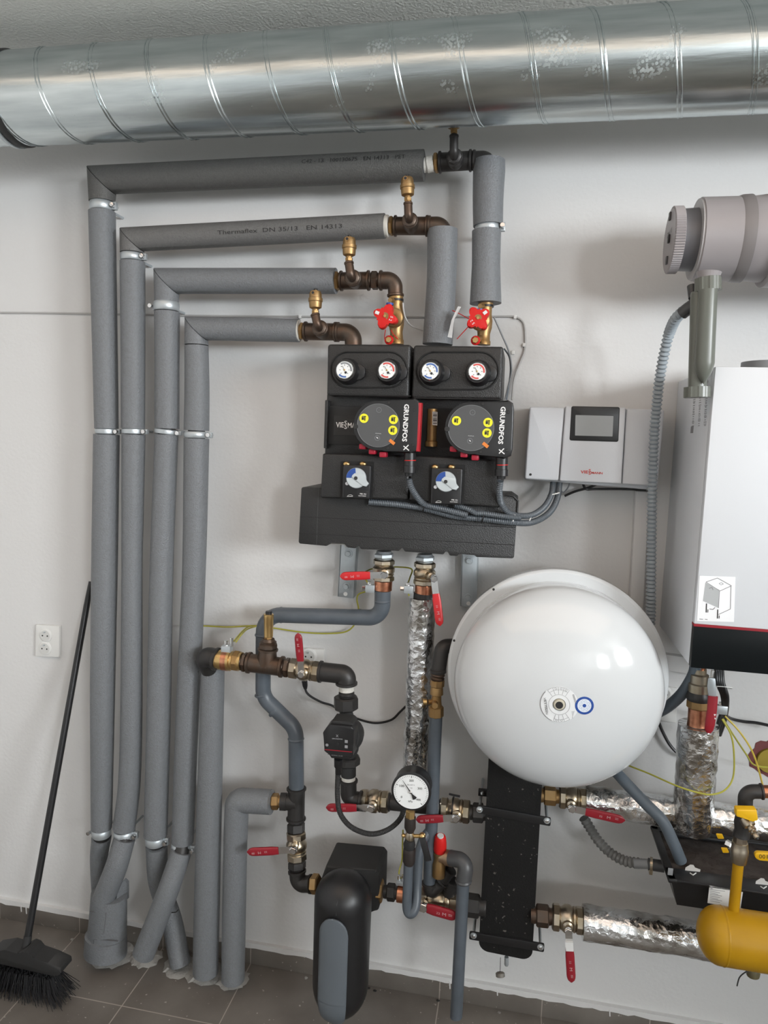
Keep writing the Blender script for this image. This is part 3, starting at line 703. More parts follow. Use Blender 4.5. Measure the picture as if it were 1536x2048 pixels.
# ------------------------------------------------------------------ pump unit: manifold, two stations, pumps
rails = []
for i, (o, bolts, hk, lb) in enumerate([([(681, 1084), (713, 1088), (706, 1197), (675, 1193)], [(697, 1107), (693, 1173)], (658, 691, 1087), 'left galvanised wall rail under the black manifold'), ([(924, 1104), (957, 1107), (952, 1216), (920, 1212)], [(938, 1121), (936, 1194)], (917, 953, 1104), 'right galvanised wall rail under the black manifold')]):
    t = thing('wall_rail', P(o[3][0], o[3][1], 0), lb, 'rail', 'galvanised wall rails')
    pp = [P(x, y, .034) for x, y in o]; MB().prism(pp, .0035, .001).build('channel', ZINC, t)
    for a, b in ((0, 3), (1, 2)):
        e = (pp[1]-pp[0]).normalized()*.003*(1 if a == 0 else -1)
        MB().prism([pp[a], pp[a]+e, pp[b]+e, pp[b]], .034-.0005).build('flange', ZINC, t)
    for bx, by in bolts:
        c = P(bx, by, .034); MB().lathe(c, c-Vector((0, .002, 0)), [(0, .0125), (1, .012)], 20).build('washer', ZINC, t); MB().hex(c-Vector((0, .002, 0)), c-Vector((0, .010, 0)), .008).build('bolt', ZINC, t)
    c = P(o[2][0]-15, o[2][1]-9, .0345); MB().lathe(c, c-Vector((0, .0008, 0)), [(0, .006), (1, .006)], 16).build('slot_hole', WPLAS, t)
    MB().sweep(fillet([P(hk[0], hk[2]+5, .12), P(hk[0], hk[2], .12), P(hk[1], hk[2]+2, .12), P(hk[1], hk[2]+8, .12)], .006, 4), .0022, 8).build('hook_edge', WPLAS, t)
mf = thing('manifold_housing', P(815, 1110, .05), 'wide black foam manifold housing below the two pump stations', 'manifold')
def tr(lst, d, rad=None, n=4):
    p_ = [P(x, y, d) for x, y in lst]; return fillet(p_, rad, n, True) if rad else p_
DM = .215
o = [(603, 974), (1022, 991), (1036, 1001), (1028, 1117), (952, 1114), (950, 1110), (919, 1108), (914, 1112), (898, 1111), (897, 1103), (889, 1103), (888, 1109), (808, 1103), (807, 1096), (800, 1096), (799, 1102), (720, 1098), (719, 1090), (713, 1090), (712, 1097), (695, 1095), (688, 1087), (660, 1086), (654, 1092), (597, 1087)]
MB().prism(tr(o, DM, .006, 3), DM-.05, .010, 3).build('shell', EPP, mf, 50)
for a, b in (((600, 1033), (1031, 1055)), ((598, 1066), (1029, 1090))): MB().bar(P(*a, DM+.0002), P(*b, DM+.0002), .0016, .0008).build('joint_line', EPPD, mf)
for a, b in (((637, 975), (633, 1090)), ((983, 991), (980, 1114))): MB().bar(P(*a, DM+.0002), P(*b, DM+.0002), .0010, .0006).build('mould_line', GREYP, mf)
MB().sweep(tr([(1012, 990), (1026, 992), (1036, 1002), (1034, 1030)], DM+.001), .0025, 8).build('raised_rim', EPP, mf)

def station(nm, up, mid, low, oval, thermos, valve, label):
    t = thing('pump_station', P((low[2][0]+low[3][0])/2, low[2][1], .1), label, 'pump station', 'black foam pump stations')
    d1 = .25
    MB().prism(tr(low, d1, .006, 3), d1-.2165, .008, 3).build('lower_shell', EPP, t, 50)
    rl = [low[0], low[1], (low[1][0]-1, low[1][1]+50), (low[0][0]-1, low[0][1]+55)]
    MB().prism(tr(rl, .218, .004, 2), .218-.06, .004).build('rear_shell', EPP, t, 50)
    MB().prism(tr(mid, .205, .004, 2), .205-.06, .004, 2).build('middle_shell', EPP, t, 50)
    us = MB().prism(tr(up, d1, .007, 3), d1-.05, .010, 3).build('upper_shell', EPP, t, 50)
    x0, y0, x1, y1 = oval; rr = (y1-y0)/2; q = []
    for k in range(17): a = PI/2+PI*k/16; q.append(P(x0+rr+rr*math.cos(a), (y0+y1)/2-rr*math.sin(a), d1+.0008))
    for k in range(17): a = -PI/2+PI*k/16; q.append(P(x1-rr+rr*math.cos(a), (y0+y1)/2-rr*math.sin(a), d1+.0008))
    q.append(q[0].copy()); q.append(q[1].copy())
    MB().sweep(q, .0022, 8, caps=False).build('oval_groove', EPPD, us)
    for (cx, cy, band, mtb) in thermos:
        dg = d1+.03; c = P(cx, cy, dg); r_ = M(cx, cy, dg, 18.3); cb = Vector((c.x+.002, -d1, c.z-.002))
        g = MB(); g.lathe(cb+Vector((0, .002, 0)), c+Vector((0, .004, 0)), [(0, r_*1.45), (.5, r_*1.42), (1, r_*1.2)], 32)
        o_ = [cb+Vector((x*r_, -.012, z*r_)) for x, z in ((.6, .85), (1.5, .8), (1.95, .45), (2.02, 0), (1.95, -.5), (1.55, -.85), (.6, -.95))]
        g.prism(o_, .014, .002); th = g.build('thermometer', BLACKP, t)
        MB().lathe(c+Vector((0, .006, 0)), c-Vector((0, .002, 0)), [(0, r_), (.8, r_), (1, r_*.93)], 36).build('bezel', CHROME, th)
        MB().lathe(c-Vector((0, .0015, 0)), c-Vector((0, .0026, 0)), [(0, r_*.9), (1, r_*.9)], 36).build('dial', CREAM, th)
        f0 = c-Vector((0, .0028, 0))
        def arc(a0, a1, r1, r2, mt_, nm_, y):
            mb = MB(); n = 24; ps = [f0+Vector((math.cos(a0+(a1-a0)*k/n)*r2, -y, math.sin(a0+(a1-a0)*k/n)*r2)) for k in range(n+1)]+[f0+Vector((math.cos(a0+(a1-a0)*k/n)*r1, -y, math.sin(a0+(a1-a0)*k/n)*r1)) for k in range(n, -1, -1)]
            mb.prism(ps, .0003); return mb.build(nm_, mt_, th)
        arc(math.radians(125), math.radians(-10), r_*.66, r_*.84, band, 'scale_band', .0002); arc(math.radians(-75), math.radians(-140), r_*.66, r_*.84, mtb, 'scale_band', .0002)
        for k in range(7):
            a = math.radians(225-k*45); MB().bar(f0+Vector((math.cos(a)*r_*.45, -.0003, math.sin(a)*r_*.45)), f0+Vector((math.cos(a)*r_*.58, -.0003, math.sin(a)*r_*.58)), .0012, .0004).build('tick', INK, th)
        a = math.radians(120); u = Vector((math.cos(a), 0, math.sin(a)))
        MB().bar(f0-u*r_*.12-Vector((0, .0012, 0)), f0+u*r_*.5-Vector((0, .0012, 0)), .0008, .0004).build('needle', INK, th)
        MB().ball(f0-u*r_*.32-Vector((0, .0012, 0)), r_*.14, 10, (1, .3, 1)).build('needle_tail', INK, th)
        MB().ball(f0-Vector((0, .001, 0)), r_*.10, 10, (1, .5, 1)).build('needle_hub', BRASSY, th)
        text('key_mark', 'V', P(cx+19, cy-5, d1+.0125), P(cx+19, cy+6, d1+.0125), 0, INK, th, 1, off=0) if False else None
        v0 = [cb+Vector((x*r_, -.0125, z*r_)) for x, z in ((1.25, .3), (1.55, 0), (1.25, -.3))]
        MB().sweep([Vector((v0[0].x+.004, v0[0].y, v0[0].z)), Vector((v0[0].x+.004, v0[0].y, v0[0].z)).lerp(v0[2], .5)+Vector((-.0005, 0, -.006)), Vector((v0[2].x+.004, v0[2].y, v0[2].z))], .0006, 6).build('key_mark', INK, th)
    # mixing valve
    x0, y0, x1, y1, kx, ky = valve; dv = d1+.018
    MB().prism(tr([(x0-5, y0-5), (x1+6, y0-4), (x1+3, y1+1), (x0-6, y1)], d1+.0012, .004, 3), .002).build('valve_recess', EPPD, t)
    vb = MB().prism(tr([(x0, y0+3), (x1, y0+4), (x1-3, y1+2), (x0-2, y1)], dv, .004, 3), .03, .003, 2).build('mixing_valve', BLACKP, t)
    for ox in (7, 40):
        c = P(x0+ox, y0+1, d1+.006); MB().ball(c, .0075, 12, (1.25, .8, .9)).build('brass_screw', BRASSY, vb)
    c = P(kx, ky, dv); r_ = M(kx, ky, dv, 20.5)
    MB().lathe(c, c-Vector((0, .006, 0)), [(0, r_), (.7, r_), (1, r_*.94)], 36).build('dial', KNOBS, vb)
    n = 14; ps = [c+Vector((math.cos(a)*r_*.97, -.0068, math.sin(a)*r_*.97)) for a in [math.radians(95+85*k/n) for k in range(n+1)]]+[c+Vector((math.cos(a)*r_*.45, -.0068, math.sin(a)*r_*.45)) for a in [math.radians(180-85*k/n) for k in range(n+1)]]
    MB().prism(ps, .0008).build('blue_sector', BLUE, vb)
    a = math.radians(-38); u = Vector((math.cos(a), 0, math.sin(a))); v_ = Vector((-u.z, 0, u.x)); cc = c-Vector((0, .008, 0))
    o_ = [cc+u*r_*p_+v_*r_*s_ for p_, s_ in ((-.45, -.05), (-.40, .3), (-.1, .45), (.5, .85), (.95, .5), (1.32, .42), (1.32, .02), (1.0, -.12), (-.35, -.22))]
    MB().prism(fillet(o_, .002, 3, True), .006, .0015).build('lever', KNOBS, vb)
    MB().lathe(cc+Vector((0, .001, 0)), cc-Vector((0, .001, 0)), [(0, r_*.18), (1, r_*.18)], 16).build('screw', INK, vb)
    e = P(x0+8, ky+11, dv+.0006); MB().lathe(e, e-Vector((0, .0008, 0)), [(0, .0045), (1, .0045)], 16).build('minus_mark', LIGHTG, vb)
    e = P(x1-9, ky-17, dv+.0006); MB().lathe(e, e-Vector((0, .0006, 0)), [(0, .0028), (1, .0028)], 12).build('screw_hole', INK, vb)
    text('print', 'MK M1', (x1-22, y1-7), (x1-10, y1-6), dv, INKW, vb, 1); text('print', 'MOTORISE', (x1-25, y1-3.5), (x1-10, y1-2.8), dv, INKW, vb, .9)
    lg = [P(x0+9+i_*1.8, y1-4.5-2*math.sin(i_/6*PI), dv+.0004) for i_ in range(7)]; MB().sweep(lg, .0004, 6).build('emblem', INKW, vb)
    lg = [P(x0+8+i_*1.9, y1-3, dv+.0004) for i_ in range(7)]; MB().sweep(lg, .0006, 6).build('emblem', INKW, vb)
    return t
stA = station('a', [(655, 688), (822, 689), (817, 796), (653, 791)], [(654, 780), (822, 780), (820, 915), (649, 910)], [(645, 907), (821, 911), (815, 1000), (640, 996)],
    (661, 704, 814, 775), [(689.5, 740, MIDG, BLUDIAL), (774, 740.5, REDDIAL, REDDIAL)], (686, 927, 742, 996, 713, 956), 'left black foam pump station with a blue and a red thermometer')
stB = station('b', [(827, 690), (1007, 693), (1003, 800), (823, 797)], [(822, 780), (1003, 780), (1000, 925), (822, 915)], [(822, 911), (1006, 920), (1000, 1016), (818, 1002)],
    (832, 704, 997, 779), [(860.6, 742, BLUDIAL, BLUDIAL), (954.4, 743, REDDIAL, REDDIAL)], (863, 933, 925, 1008, 892, 963), 'right black foam pump station with an open window onto a brass pipe')
# left station details
MB().prism(tr([(650, 800), (656, 800), (653, 898), (647, 896)], .225, .002, 2), .05, .002).build('side_flap', EPP, stA)
MB().prism(tr([(656, 812), (735, 813), (733, 890), (655, 888)], .2085, .003, 2), .003, .001).build('cover_plate', BLACKM, stA)
MB().prism(tr([(668, 831), (722, 832), (721, 871), (667, 870)], .2095, .001, 2), .0015).build('badge_panel', INK, stA)
text('lettering', 'VIE', (672, 854.5), (687.5, 854.8), .2098, INKW, stA, 1.25, bold=.02)
for k_, yy in enumerate((850.6, 857.6)): text('lettering', 'S', (688.5, yy), (694, yy+.2), .2098, INKW, stA, .95, bold=.01)
text('lettering', 'MANN', (695.5, 855), (729, 855.6), .2098, INKW, stA, 1.15, bold=.02)
for st, L_ in ((stA, [(658, 789), (822, 792)]), (stB, [(828, 796), (1003, 799)])):
    MB().bar(P(*L_[0], .2508)+Vector((0, 0, 0)), P(*L_[1], .2508), .002, .001).build('lower_edge_line', EPPD, st)
for q in (((661, 793), (820, 797)), ((830, 798), (1000, 802))): pass
# right station: open window with a brass pipe
MB().prism(tr([(838, 815), (912, 817), (908, 896), (836, 893)], .2065, .002, 2), .002).build('open_window', EPPD, stB)
MB().lathe(P(865.5, 818, .205), P(862.5, 893, .205), [(0, M(865, 850, .2, 10)), (.85, M(865, 850, .2, 10)), (.86, M(865, 850, .2, 12.5)), (1, M(865, 850, .2, 12.5))], 20).build('flow_pipe', BRASS, stB)
MB().prism([P(865, 823, .222), P(875, 824, .222), (P(874.5, 851, .222)), P(864.5, 850, .222)], .001).build('barcode_label', PAPER, stB)
for k in range(8): MB().bar(P(866, 825+k*3.1, .2225), P(874, 825.3+k*3.1, .2225), .0012+.0008*(k % 3), .0004).build('barcode_bar', INK, stB)

def pump(cx, cy, r, right, top, bot, dF, label, stick, orange, brand, xlogo, sm, reds, gland, side=True):
    t = thing('circulation_pump', P(cx, bot, dF-.05), label, 'pump', 'black circulation pumps on the stations')
    q = []; RR = r+6; 
    for k in range(25):
        a = math.radians(70+ (215)*k/24); q.append((cx+RR*math.cos(a), cy-RR*math.sin(a)))
    # q runs from upper right over the left to lower right
    out = [(x, y) for x, y in q] + [(right-18, bot+1), (right-4, bot-5), (right-1, bot-18), (right+2, top+18), (right, top+6), (right-10, top)]
    pp = [P(x, y, dF) for x, y in out]
    hb = MB().prism(pp, .035, .004, 3).build('control_head', BLACKP, t, 50)
    pp2 = [P(cx+(x-cx)*.97+2, cy+(y-cy)*.97+2, dF-.034) for x, y in out]
    MB().prism(pp2, .022, .002).build('motor_housing', DRED, t)
    c = P(cx, cy, dF); r_ = M(cx, cy, dF, r)
    MB().lathe(c, c-Vector((0, .0022, 0)), [(0, r_), (.6, r_), (1, r_*.985)], 64).build('control_panel', mat('panel_grey', (.085, .087, .09), .35), hb)
    q = [c+Vector((math.cos(2*PI*k/64)*r_*.985, -.0022, math.sin(2*PI*k/64)*r_*.985)) for k in range(66)]
    MB().sweep(q, .0005, 6, caps=False).build('panel_rim', MIDG, hb)
    for (sx, sy) in stick:
        e = P(sx, sy, dF+.0027); s = M(sx, sy, dF, 9.3)
        so = MB().lathe(e, e-Vector((0, .0005, 0)), [(0, s), (1, s)], 28).build('sticker', YSTICK, hb)
        MB().box(e+Vector((-s*.5, -.0009, -s*.35)), e+Vector((s*.0, -.0003, s*.3)), .0).build('pictogram', INK, so)
        MB().box(e+Vector((s*.1, -.0009, -s*.5)), e+Vector((s*.32, -.0003, s*.45)), .0).build('pictogram', INK, so)
        MB().box(e+Vector((-s*.45, -.0009, s*.36)), e+Vector((s*.45, -.0003, s*.5)), .0).build('pictogram', INK, so)
    e = P(*orange, dF+.003); u = Vector((.8, 0, -.6)); MB().bar(e-u*.008, e+u*.008, .008, .001).build('orange_sticker', ORANGE, hb)
    for (bx, by, big) in sm:
        e = P(bx, by, dF+.0024); q = [e+Vector((math.cos(2*PI*k/24)*.0062, 0, math.sin(2*PI*k/24)*.0062)) for k in range(26)]
        MB().sweep(q, .0005, 5, caps=False).build('button_ring', MIDG, hb)
        if big: MB().bar(e+Vector((-.002, 0, .002)), e+Vector((.002, 0, -.001)), .002, .0006).build('button_mark', INKW, hb); 
        else: MB().ball(e, .001, 8).build('button_dot', MIDG, hb)
    text('print', 'ALPHA', (cx-6, cy+16), (cx+6, cy+17), dF+.0024, INKW, hb, .5)
    text('lettering', 'GRUNDFOS', brand[0], brand[1], dF+.0005, INKW, hb, .95, bold=.03)
    a, b = xlogo; MB().bar(P(a[0]+5, a[1]-5, dF+.001), P(b[0]-5, b[1]+5, dF+.001), .0024, .0008).build('emblem', INKW, hb)
    MB().bar(P(a[0]-5, a[1]-3, dF+.001), P(b[0]+6, b[1]+6, dF+.001), .0024, .0008).build('emblem', INKW, hb)
    for (x, y) in ((cx+r*.5, cy-r-2), (right-9, top+24), (right-12, bot-16), (cx+r*.42, cy+r+2)):
        e = P(x, y, dF+.0006); MB().lathe(e, e-Vector((0, .001, 0)), [(0, .004), (1, .003)], 10).build('screw', INK, hb)
    e = P(cx-r-2, cy+2, dF+.003); MB().lathe(e, e-Vector((0, .001, 0)), [(0, .0065), (1, .006)], 16).build('latch', INK, hb)
    for (x, y) in reds:
        e = P(x, y, dF-.03); MB().box(e-Vector((.009, .02, .007)), e+Vector((.009, .01, .007)), .003).build('red_button', mat('dark_red_button', (.36, .01, .03), .4), t)
    gx, gy0, gy1 = gland
    MB().lathe(P(gx, gy0, dF-.02), P(gx-1.5, gy1, dF-.02), [(0, .015), (.55, .015), (.56, .0165), (.85, .0165), (.87, .011), (1, .010)], 18).build('cable_gland', BLACKP, t)
    MB().lathe(P(gx, gy0+14, dF-.02), P(gx, gy0+15.5, dF-.02), [(0, .0155), (1, .0155)], 18).build('red_ring', RED, t)
    return t
puA = pump(756.5, 851, 43.5, 838, 796, 906, .305, 'left black circulation pump with round grey panel, red edge showing', [(728, 836.6), (787, 839), (785.6, 860.6)], (784, 884), ((809, 808), (804.5, 883)), ((812, 895), (812, 895)), [(758, 820, 0), (754.5, 876, 1)], [(728, 893), (747, 903), (768, 909)], (820, 906, 952))
puB = pump(942, 856, 46, 1026, 800, 917, .305, 'right black circulation pump overhanging the right edge of the unit', [(913, 841.5), (976, 845), (974, 866)], (971, 890), ((1002, 813), (996.5, 888)), ((1003, 902), (1003, 902)), [(945, 825, 0), (940, 882, 1)], [(908, 898), (929, 909), (951, 915)], (1004, 915, 958))
MB().bar(P(841.5, 806, .29), P(836.5, 903, .29), .008, .03, bev=.002).build('red_edge', mat('pump_red', (.42, .02, .03), .35), puA)

# conduits from pumps to the controller
def conduit(lst, w_, label, grp='corrugated conduits under the pump unit', mt=None, pitch=.0048, amp=.0014, name='conduit', cat='conduit', n=8):
    pts = [P(q[0], q[1], q[2]) for q in lst]; r_ = M(lst[0][0], lst[0][1], lst[0][2], w_/2)
    return tag(MB().corr(smooth(pts, n), r_, pitch, amp).build(name, mt or CONDM, angle=50), label, cat, grp)
conduit([(739, 1004, .232), (795, 1009, .236), (849, 1017, .236), (908, 1032, .236), (968, 1038, .236), (1027, 1045, .232), (1066, 1044, .19), (1098, 1026, .15), (1114, 998, .11), (1119, 966, .07)], 13, 'lowest grey corrugated conduit, along the manifold up to the controller')
conduit([(818, 958, .285), (823, 976, .28), (838, 999, .26), (853, 1010, .25), (890, 1019, .25), (925, 1028, .25), (935, 1031, .25)], 13, 'grey corrugated conduit hanging from the left pump')
conduit([(912, 1012, .24), (935, 1018, .25), (952, 1026, .25), (968, 1027, .25), (1010, 1033, .25), (1040, 1036, .23)], 11, 'short grey conduit below the right mixing valve')
conduit([(1001, 962, .28), (999, 985, .27), (1003, 1008, .25), (1022, 1028, .235), (1060, 1031, .20), (1088, 1014, .15), (1103, 988, .11), (1106, 966, .07)], 13, 'grey corrugated conduit curving from the right pump to the controller')
for x, y, d, hh, mt_, lb in ((849, 1014, .25, 11, BLACKP, 'black cable tie below the left pump'), (967, 1034, .25, 12, BLACKP, 'black cable tie under the right mixing valve'), (1027, 1038, .235, 12, WPLAS, 'white cable tie at the right end of the manifold'), (1060, 1037, .20, 12, WPLAS, 'white cable tie on the loop of conduits'), (1107, 988, .115, 12, WPLAS, 'white cable tie below the controller')):
    c = P(x, y, d-.006); v_ = Vector((.25, 0, 1)).normalized()
    if x > 1100: v_ = Vector((1, 0, .3)).normalized()
    r_ = M(x, y, d, hh); q = [c+v_*math.cos(2*PI*k/28)*r_+Vector((0, -1, 0))*math.sin(2*PI*k/28)*r_*.7 for k in range(30)]
    tag(MB().sweep(q, .0018, 6, caps=False).build('cable_tie', mt_), lb, 'cable tie', 'cable ties on the conduits')
for L_, lb in (([(1119, 975, .06), (1126, 985, .05), (1136, 975, .04), (1140, 962, .05)], 'thin grey cable looping under the controller'), ([(1129, 992, .03), (1150, 983, .03), (1175, 976, .03), (1195, 968, .04)], 'black cable running under the controller'), ([(1165, 965, .04), (1172, 978, .03), (1190, 978, .03), (1240, 978, .03), (1292, 979, .03)], 'black cable bundle along the underside of the controller')):
    wire('cable', L_, .05, .0035 if 'black' in lb else .002, BLACKP if 'black' in lb else MIDG, lb, 'cable', 'cables under the controller')

# ------------------------------------------------------------------ controller
DC = .105
ct = thing('heating_controller', P(1180, 965, 0), 'light grey wall controller with black framed display', 'controller')
MB().prism(tr([(1059, 813), (1329, 820), (1314, 981), (1048, 959)], DC-.02, .008, 4), DC-.022, .006, 3).build('housing', CASEG, ct, 50)
MB().prism(tr([(1059, 814), (1130, 815), (1118, 962), (1049, 958)], DC, .006, 4), .02, .005, 3).build('left_cover', CASEG, ct, 50)
cp = MB().prism(tr([(1131, 812), (1252, 815), (1243, 968), (1119, 962)], DC+.006, .004, 4), .025, .004, 3).build('centre_cover', CASEG, ct, 50)
MB().prism(tr([(1253, 817), (1329, 820), (1315, 973), (1244, 968)], DC-.002, .004, 4), .02, .004, 3).build('right_cover', CASEG, ct, 50)
fr = MB().prism(tr([(1143, 812), (1240, 814), (1237, 884), (1139, 881)], DC+.0085, .005, 4), .01, .003, 3).build('display_frame', BLACKP, ct)
MB().prism(tr([(1151, 830), (1227, 832), (1225, 873), (1150, 871)], DC+.0092, .001, 2), .001).build('display', SCREEN, fr)
for a, b in (((1161, 946.5), (1176, 947)), ): text('lettering', 'VIE', a, b, DC+.0066, INKR, cp, .8, bold=.02)
for yy in (944.0, 949.0): text('lettering', 'S', (1177, yy), (1181.5, yy+.2), DC+.0066, INKR, cp, .85, bold=.02)
text('lettering', 'MANN', (1182.5, 947.5), (1205, 948.5), DC+.0066, INKR, cp, .8, bold=.02)
e = P(1061, 949, DC+.0008); MB().lathe(e, e-Vector((0, .001, 0)), [(0, .0034), (1, .003)], 12).build('screw', INK, ct)

# ------------------------------------------------------------------ boiler and its flue
DB = .375
f0, f1 = P(1432, 733, DB), P(1381, 1335, DB); bx0 = (f0.x+f1.x)/2; bz1, bz0 = f0.z, f1.z; zs = P(1384.5, 1249, DB).z; bx1 = bx0+.46
bo = thing('wall_boiler', ((bx0+bx1)/2, -DB/2, bz0), 'white wall hung boiler with a black bottom panel and red line', 'boiler')
MB().box((bx0, -DB+.02, bz0+.0), (bx1, -.0005, bz1), .003).build('casing', BOILW, bo)
# bottom edge of the casing rises towards the wall: side panel outline already rectangular in space
MB().box((bx0-.0005, -DB, zs+.002), (bx1, -DB+.022, bz1), .002).build('front_panel', BOILW, bo)
MB().box((bx0-.0005, -DB+.001, zs-.004), (bx1, -DB+.021, zs+.002), .0).build('red_line', DRED, bo)
MB().box((bx0, -DB, bz0), (bx1, -DB+.021, zs-.004), .001).build('lower_panel', mat('boiler_black', (.006, .008, .009), .3, spec=.2), bo)
st = MB().prism([P(1399, 1152, DB+.0008), P(1471, 1154, DB+.0008), P(1468, 1244, DB+.0008), P(1394, 1242, DB+.0008)], .0008).build('instruction_sticker', mat('sticker_white', (.84, .86, .88), .4), bo)
def ln(mb, pts, d, w_=.0012): 
    for a, b in zip(pts, pts[1:]): mb.bar(P(*a, d), P(*b, d), w_, .0003)
mb = MB(); dS = DB+.0012
ln(mb, [(1412, 1164), (1435, 1156), (1463, 1171.5), (1440, 1182), (1412, 1164)], dS); ln(mb, [(1462, 1172), (1461, 1218), (1437, 1229)], dS); ln(mb, [(1439, 1182), (1437, 1216)], dS)
ln(mb, [(1438, 1167), (1443, 1165), (1447, 1168), (1442, 1170), (1438, 1167)], dS, .0008)
ln(mb, [(1418, 1177), (1424, 1174.5), (1426, 1180)], dS, .0018); ln(mb, [(1419, 1218), (1426, 1219), (1430, 1215)], dS, .0018)
mb.build('drawing', INKG, st)
mb = MB(); mb.prism([P(1411, 1165, dS), P(1439, 1180, dS), P(1437, 1216, dS), P(1406, 1202, dS)], .0003); mb.build('drawing_shade', mat('print_grey', (.42, .44, .45), .5), st)
mb = MB()
for x, y in ((1413, 1207), (1435.5, 1219)):
    ln(mb, [(x, y), (x-.6, y+18)], dS, .0022); ln(mb, [(x+3, y+12), (x+2.6, y+18)], dS, .0016)
ln(mb, [(1399, 1238), (1406, 1238.5)], dS, .001); ln(mb, [(1410, 1238.5), (1415, 1239)], dS, .001); mb.build('drawing_screws', INK, st)
# printed columns on the side panel (lines running down)
random.seed(5); mb = MB()
def PS(px, py):   # pixel -> point on the left side panel plane x = bx0
    v = RT*(px-768)-UP*(py-1024)+_F*F_PX; return CAM+v*((bx0-.0004-CAM.x)/v.x)
for cx in (1388, 1400, 1412):
    y = 792 + random.random()*4
    if cx == 1412: y = 760
    while y < 852:
        a = PS(cx-(y-800)*.05, y); a2 = PS(cx-(y-800)*.05, y+1.5); w_ = random.uniform(.005, .011)*1.1
        mb.box((bx0-.0006, a.y-w_, a.z-.0013), (bx0+.001, a.y+w_*.8, a.z+.0003)); y += random.uniform(2.4, 5)
a = PS(1382, 853); b = PS(1386, 866); mb.box((bx0-.0006, min(a.y, b.y), b.z), (bx0+.001, max(a.y, b.y), a.z)); mb.build('side_print', INKG, bo)
text('digit', '4', (1532, 1333), (1538, 1333.5), DB, INKW, bo, 1) if False else None
DF_ = .26
cA, cB = P(1391, 480, DF_), P(1700, 492, DF_); cz = cA.z; rf = M(1391, 480, DF_, 79)
fl = thing('flue_pipe', (cA.x+.2, -DF_, cz-rf), 'large warm grey plastic flue pipe with ribbed end cap', 'flue pipe')
Y = lambda x: Vector((x, -DF_, cz))
X0 = cA.x; px_m = M(1440, 480, DF_)
mb = MB(); mb.lathe(Y(X0), Y(X0+1.1), [(0, rf*.96), (.002, rf), (.105, rf), (.125, rf*1.03), (.165, rf*1.04), (1, rf*1.04)], 64); mb.build('pipe', FLUEM, fl)
MB().lathe(Y(X0+70*px_m), Y(X0+92*px_m), [(0, rf*1.003), (.3, rf*1.035), (1, rf*1.043)], 64).build('sealing_band', FLUED, fl)
MB().lathe(Y(X0+130*px_m), Y(X0+165*px_m), [(0, rf*1.04), (.1, rf*1.16), (.8, rf*1.16), (1, rf*1.1)], 64).build('socket_rim', FLUEM, fl)
MB().lathe(Y(X0-.003), Y(X0+.002), [(0, rf*.97), (1, rf*.97)], 64).build('end_face', mat('flue_end', (.40, .39, .39), .4), fl)
rc = rf*.80
MB().lathe(Y(X0-.038), Y(X0-.001), [(0, rc*.93), (1, rc*.95)], 48).build('neck', mat('neck_grey', (.13, .13, .14), .4), fl)
mb = MB(); rg = []
for x_, k_ in ((X0-.058, .94), (X0-.056, 1.0), (X0-.036, 1.0), (X0-.034, .94)):
    rg.append(mb.ring([Vector((x_, -DF_+math.cos(2*PI*k/160)*rc*k_*(1.015 if k % 2 else .985), cz+math.sin(2*PI*k/160)*rc*k_*(1.015 if k % 2 else .985))) for k in range(160)]))
for a, b in zip(rg, rg[1:]): mb.bridge(a, b)
mb.bm.faces.new(rg[0]); mb.bm.faces.new(rg[-1]); cpf = mb.build('cap', FLUEM, fl, 25)
for yy, zz in ((.0, .74), (.0, -.62), (-.1, .02)): MB().box((X0-.062, -DF_+yy*rc-.006, cz+zz*rc-.009), (X0-.0575, -DF_+yy*rc+.006, cz+zz*rc+.009), .001).build('cap_lug', INK if yy else GREYP, cpf)
text('cap_print', 'DN110', Vector((X0-.0585, -DF_+.02, cz+.01)), Vector((X0-.0585, -DF_-.03, cz+.01)), 0, INK, cpf, 1, nrm=Vector((-1, 0, 0)))
# elbow of the flue going down to the boiler, mostly outside the frame
MB().cyl(Vector((bx0+.16, -.2, bz1-.001)), Vector((bx0+.16, -.2, bz1+.03)), .06, 40).build('x', MIDG).name = 'flue_adapter'
o = bpy.data.objects['flue_adapter']; tag(o, 'grey plastic collar on top of the white boiler', 'flue adapter')
# condensate trap
DT = .38
tp = thing('condensate_trap', P(1395, 795, DT), 'olive grey plastic condensate trap hanging from the flue pipe', 'trap')
n1, n2 = P(1416, 556, DT), P(1416, 582, DT)
def lobed(A, B, r, n=8, seg=64):
    mb = MB(); mb.sweep([A, B], r, seg, shape=lambda a: (math.cos(a)*(1+.07*(math.cos(n*a) > .25)), math.sin(a)*(1+.07*(math.cos(n*a) > .25)))); return mb
MB().lathe(P(1418, 545, DT), P(1416, 560, DT), [(0, M(1418, 550, DT, 24)), (.5, M(1418, 550, DT, 21)), (1, M(1418, 550, DT, 19))], 32).build('collar', FLUEM, tp)
lobed(n1, n2, M(1416, 570, DT, 23.5)).build('upper_nut', TRAPM, tp, 30)
MB().lathe(P(1416, 580, DT+.012), P(1407, 768, DT+.012), [(0, M(1415, 600, DT, 18)), (.78, M(1410, 740, DT, 18.5)), (.86, M(1410, 740, DT, 15.5)), (.93, M(1410, 740, DT, 10)), (1, .0005)], 36).build('float_chamber', TRAPM, tp)
MB().lathe(P(1400, 584, DT-.012), P(1395, 776, DT-.012), [(0, M(1400, 600, DT, 17)), (.03, M(1400, 600, DT, 18)), (1, M(1395, 700, DT, 18))], 36).build('outer_chamber', TRAPM, tp)
lobed(P(1394.5, 774, DT-.01), P(1394, 795, DT-.01), M(1394, 785, DT, 24)).build('lower_nut', TRAPM, tp, 30)
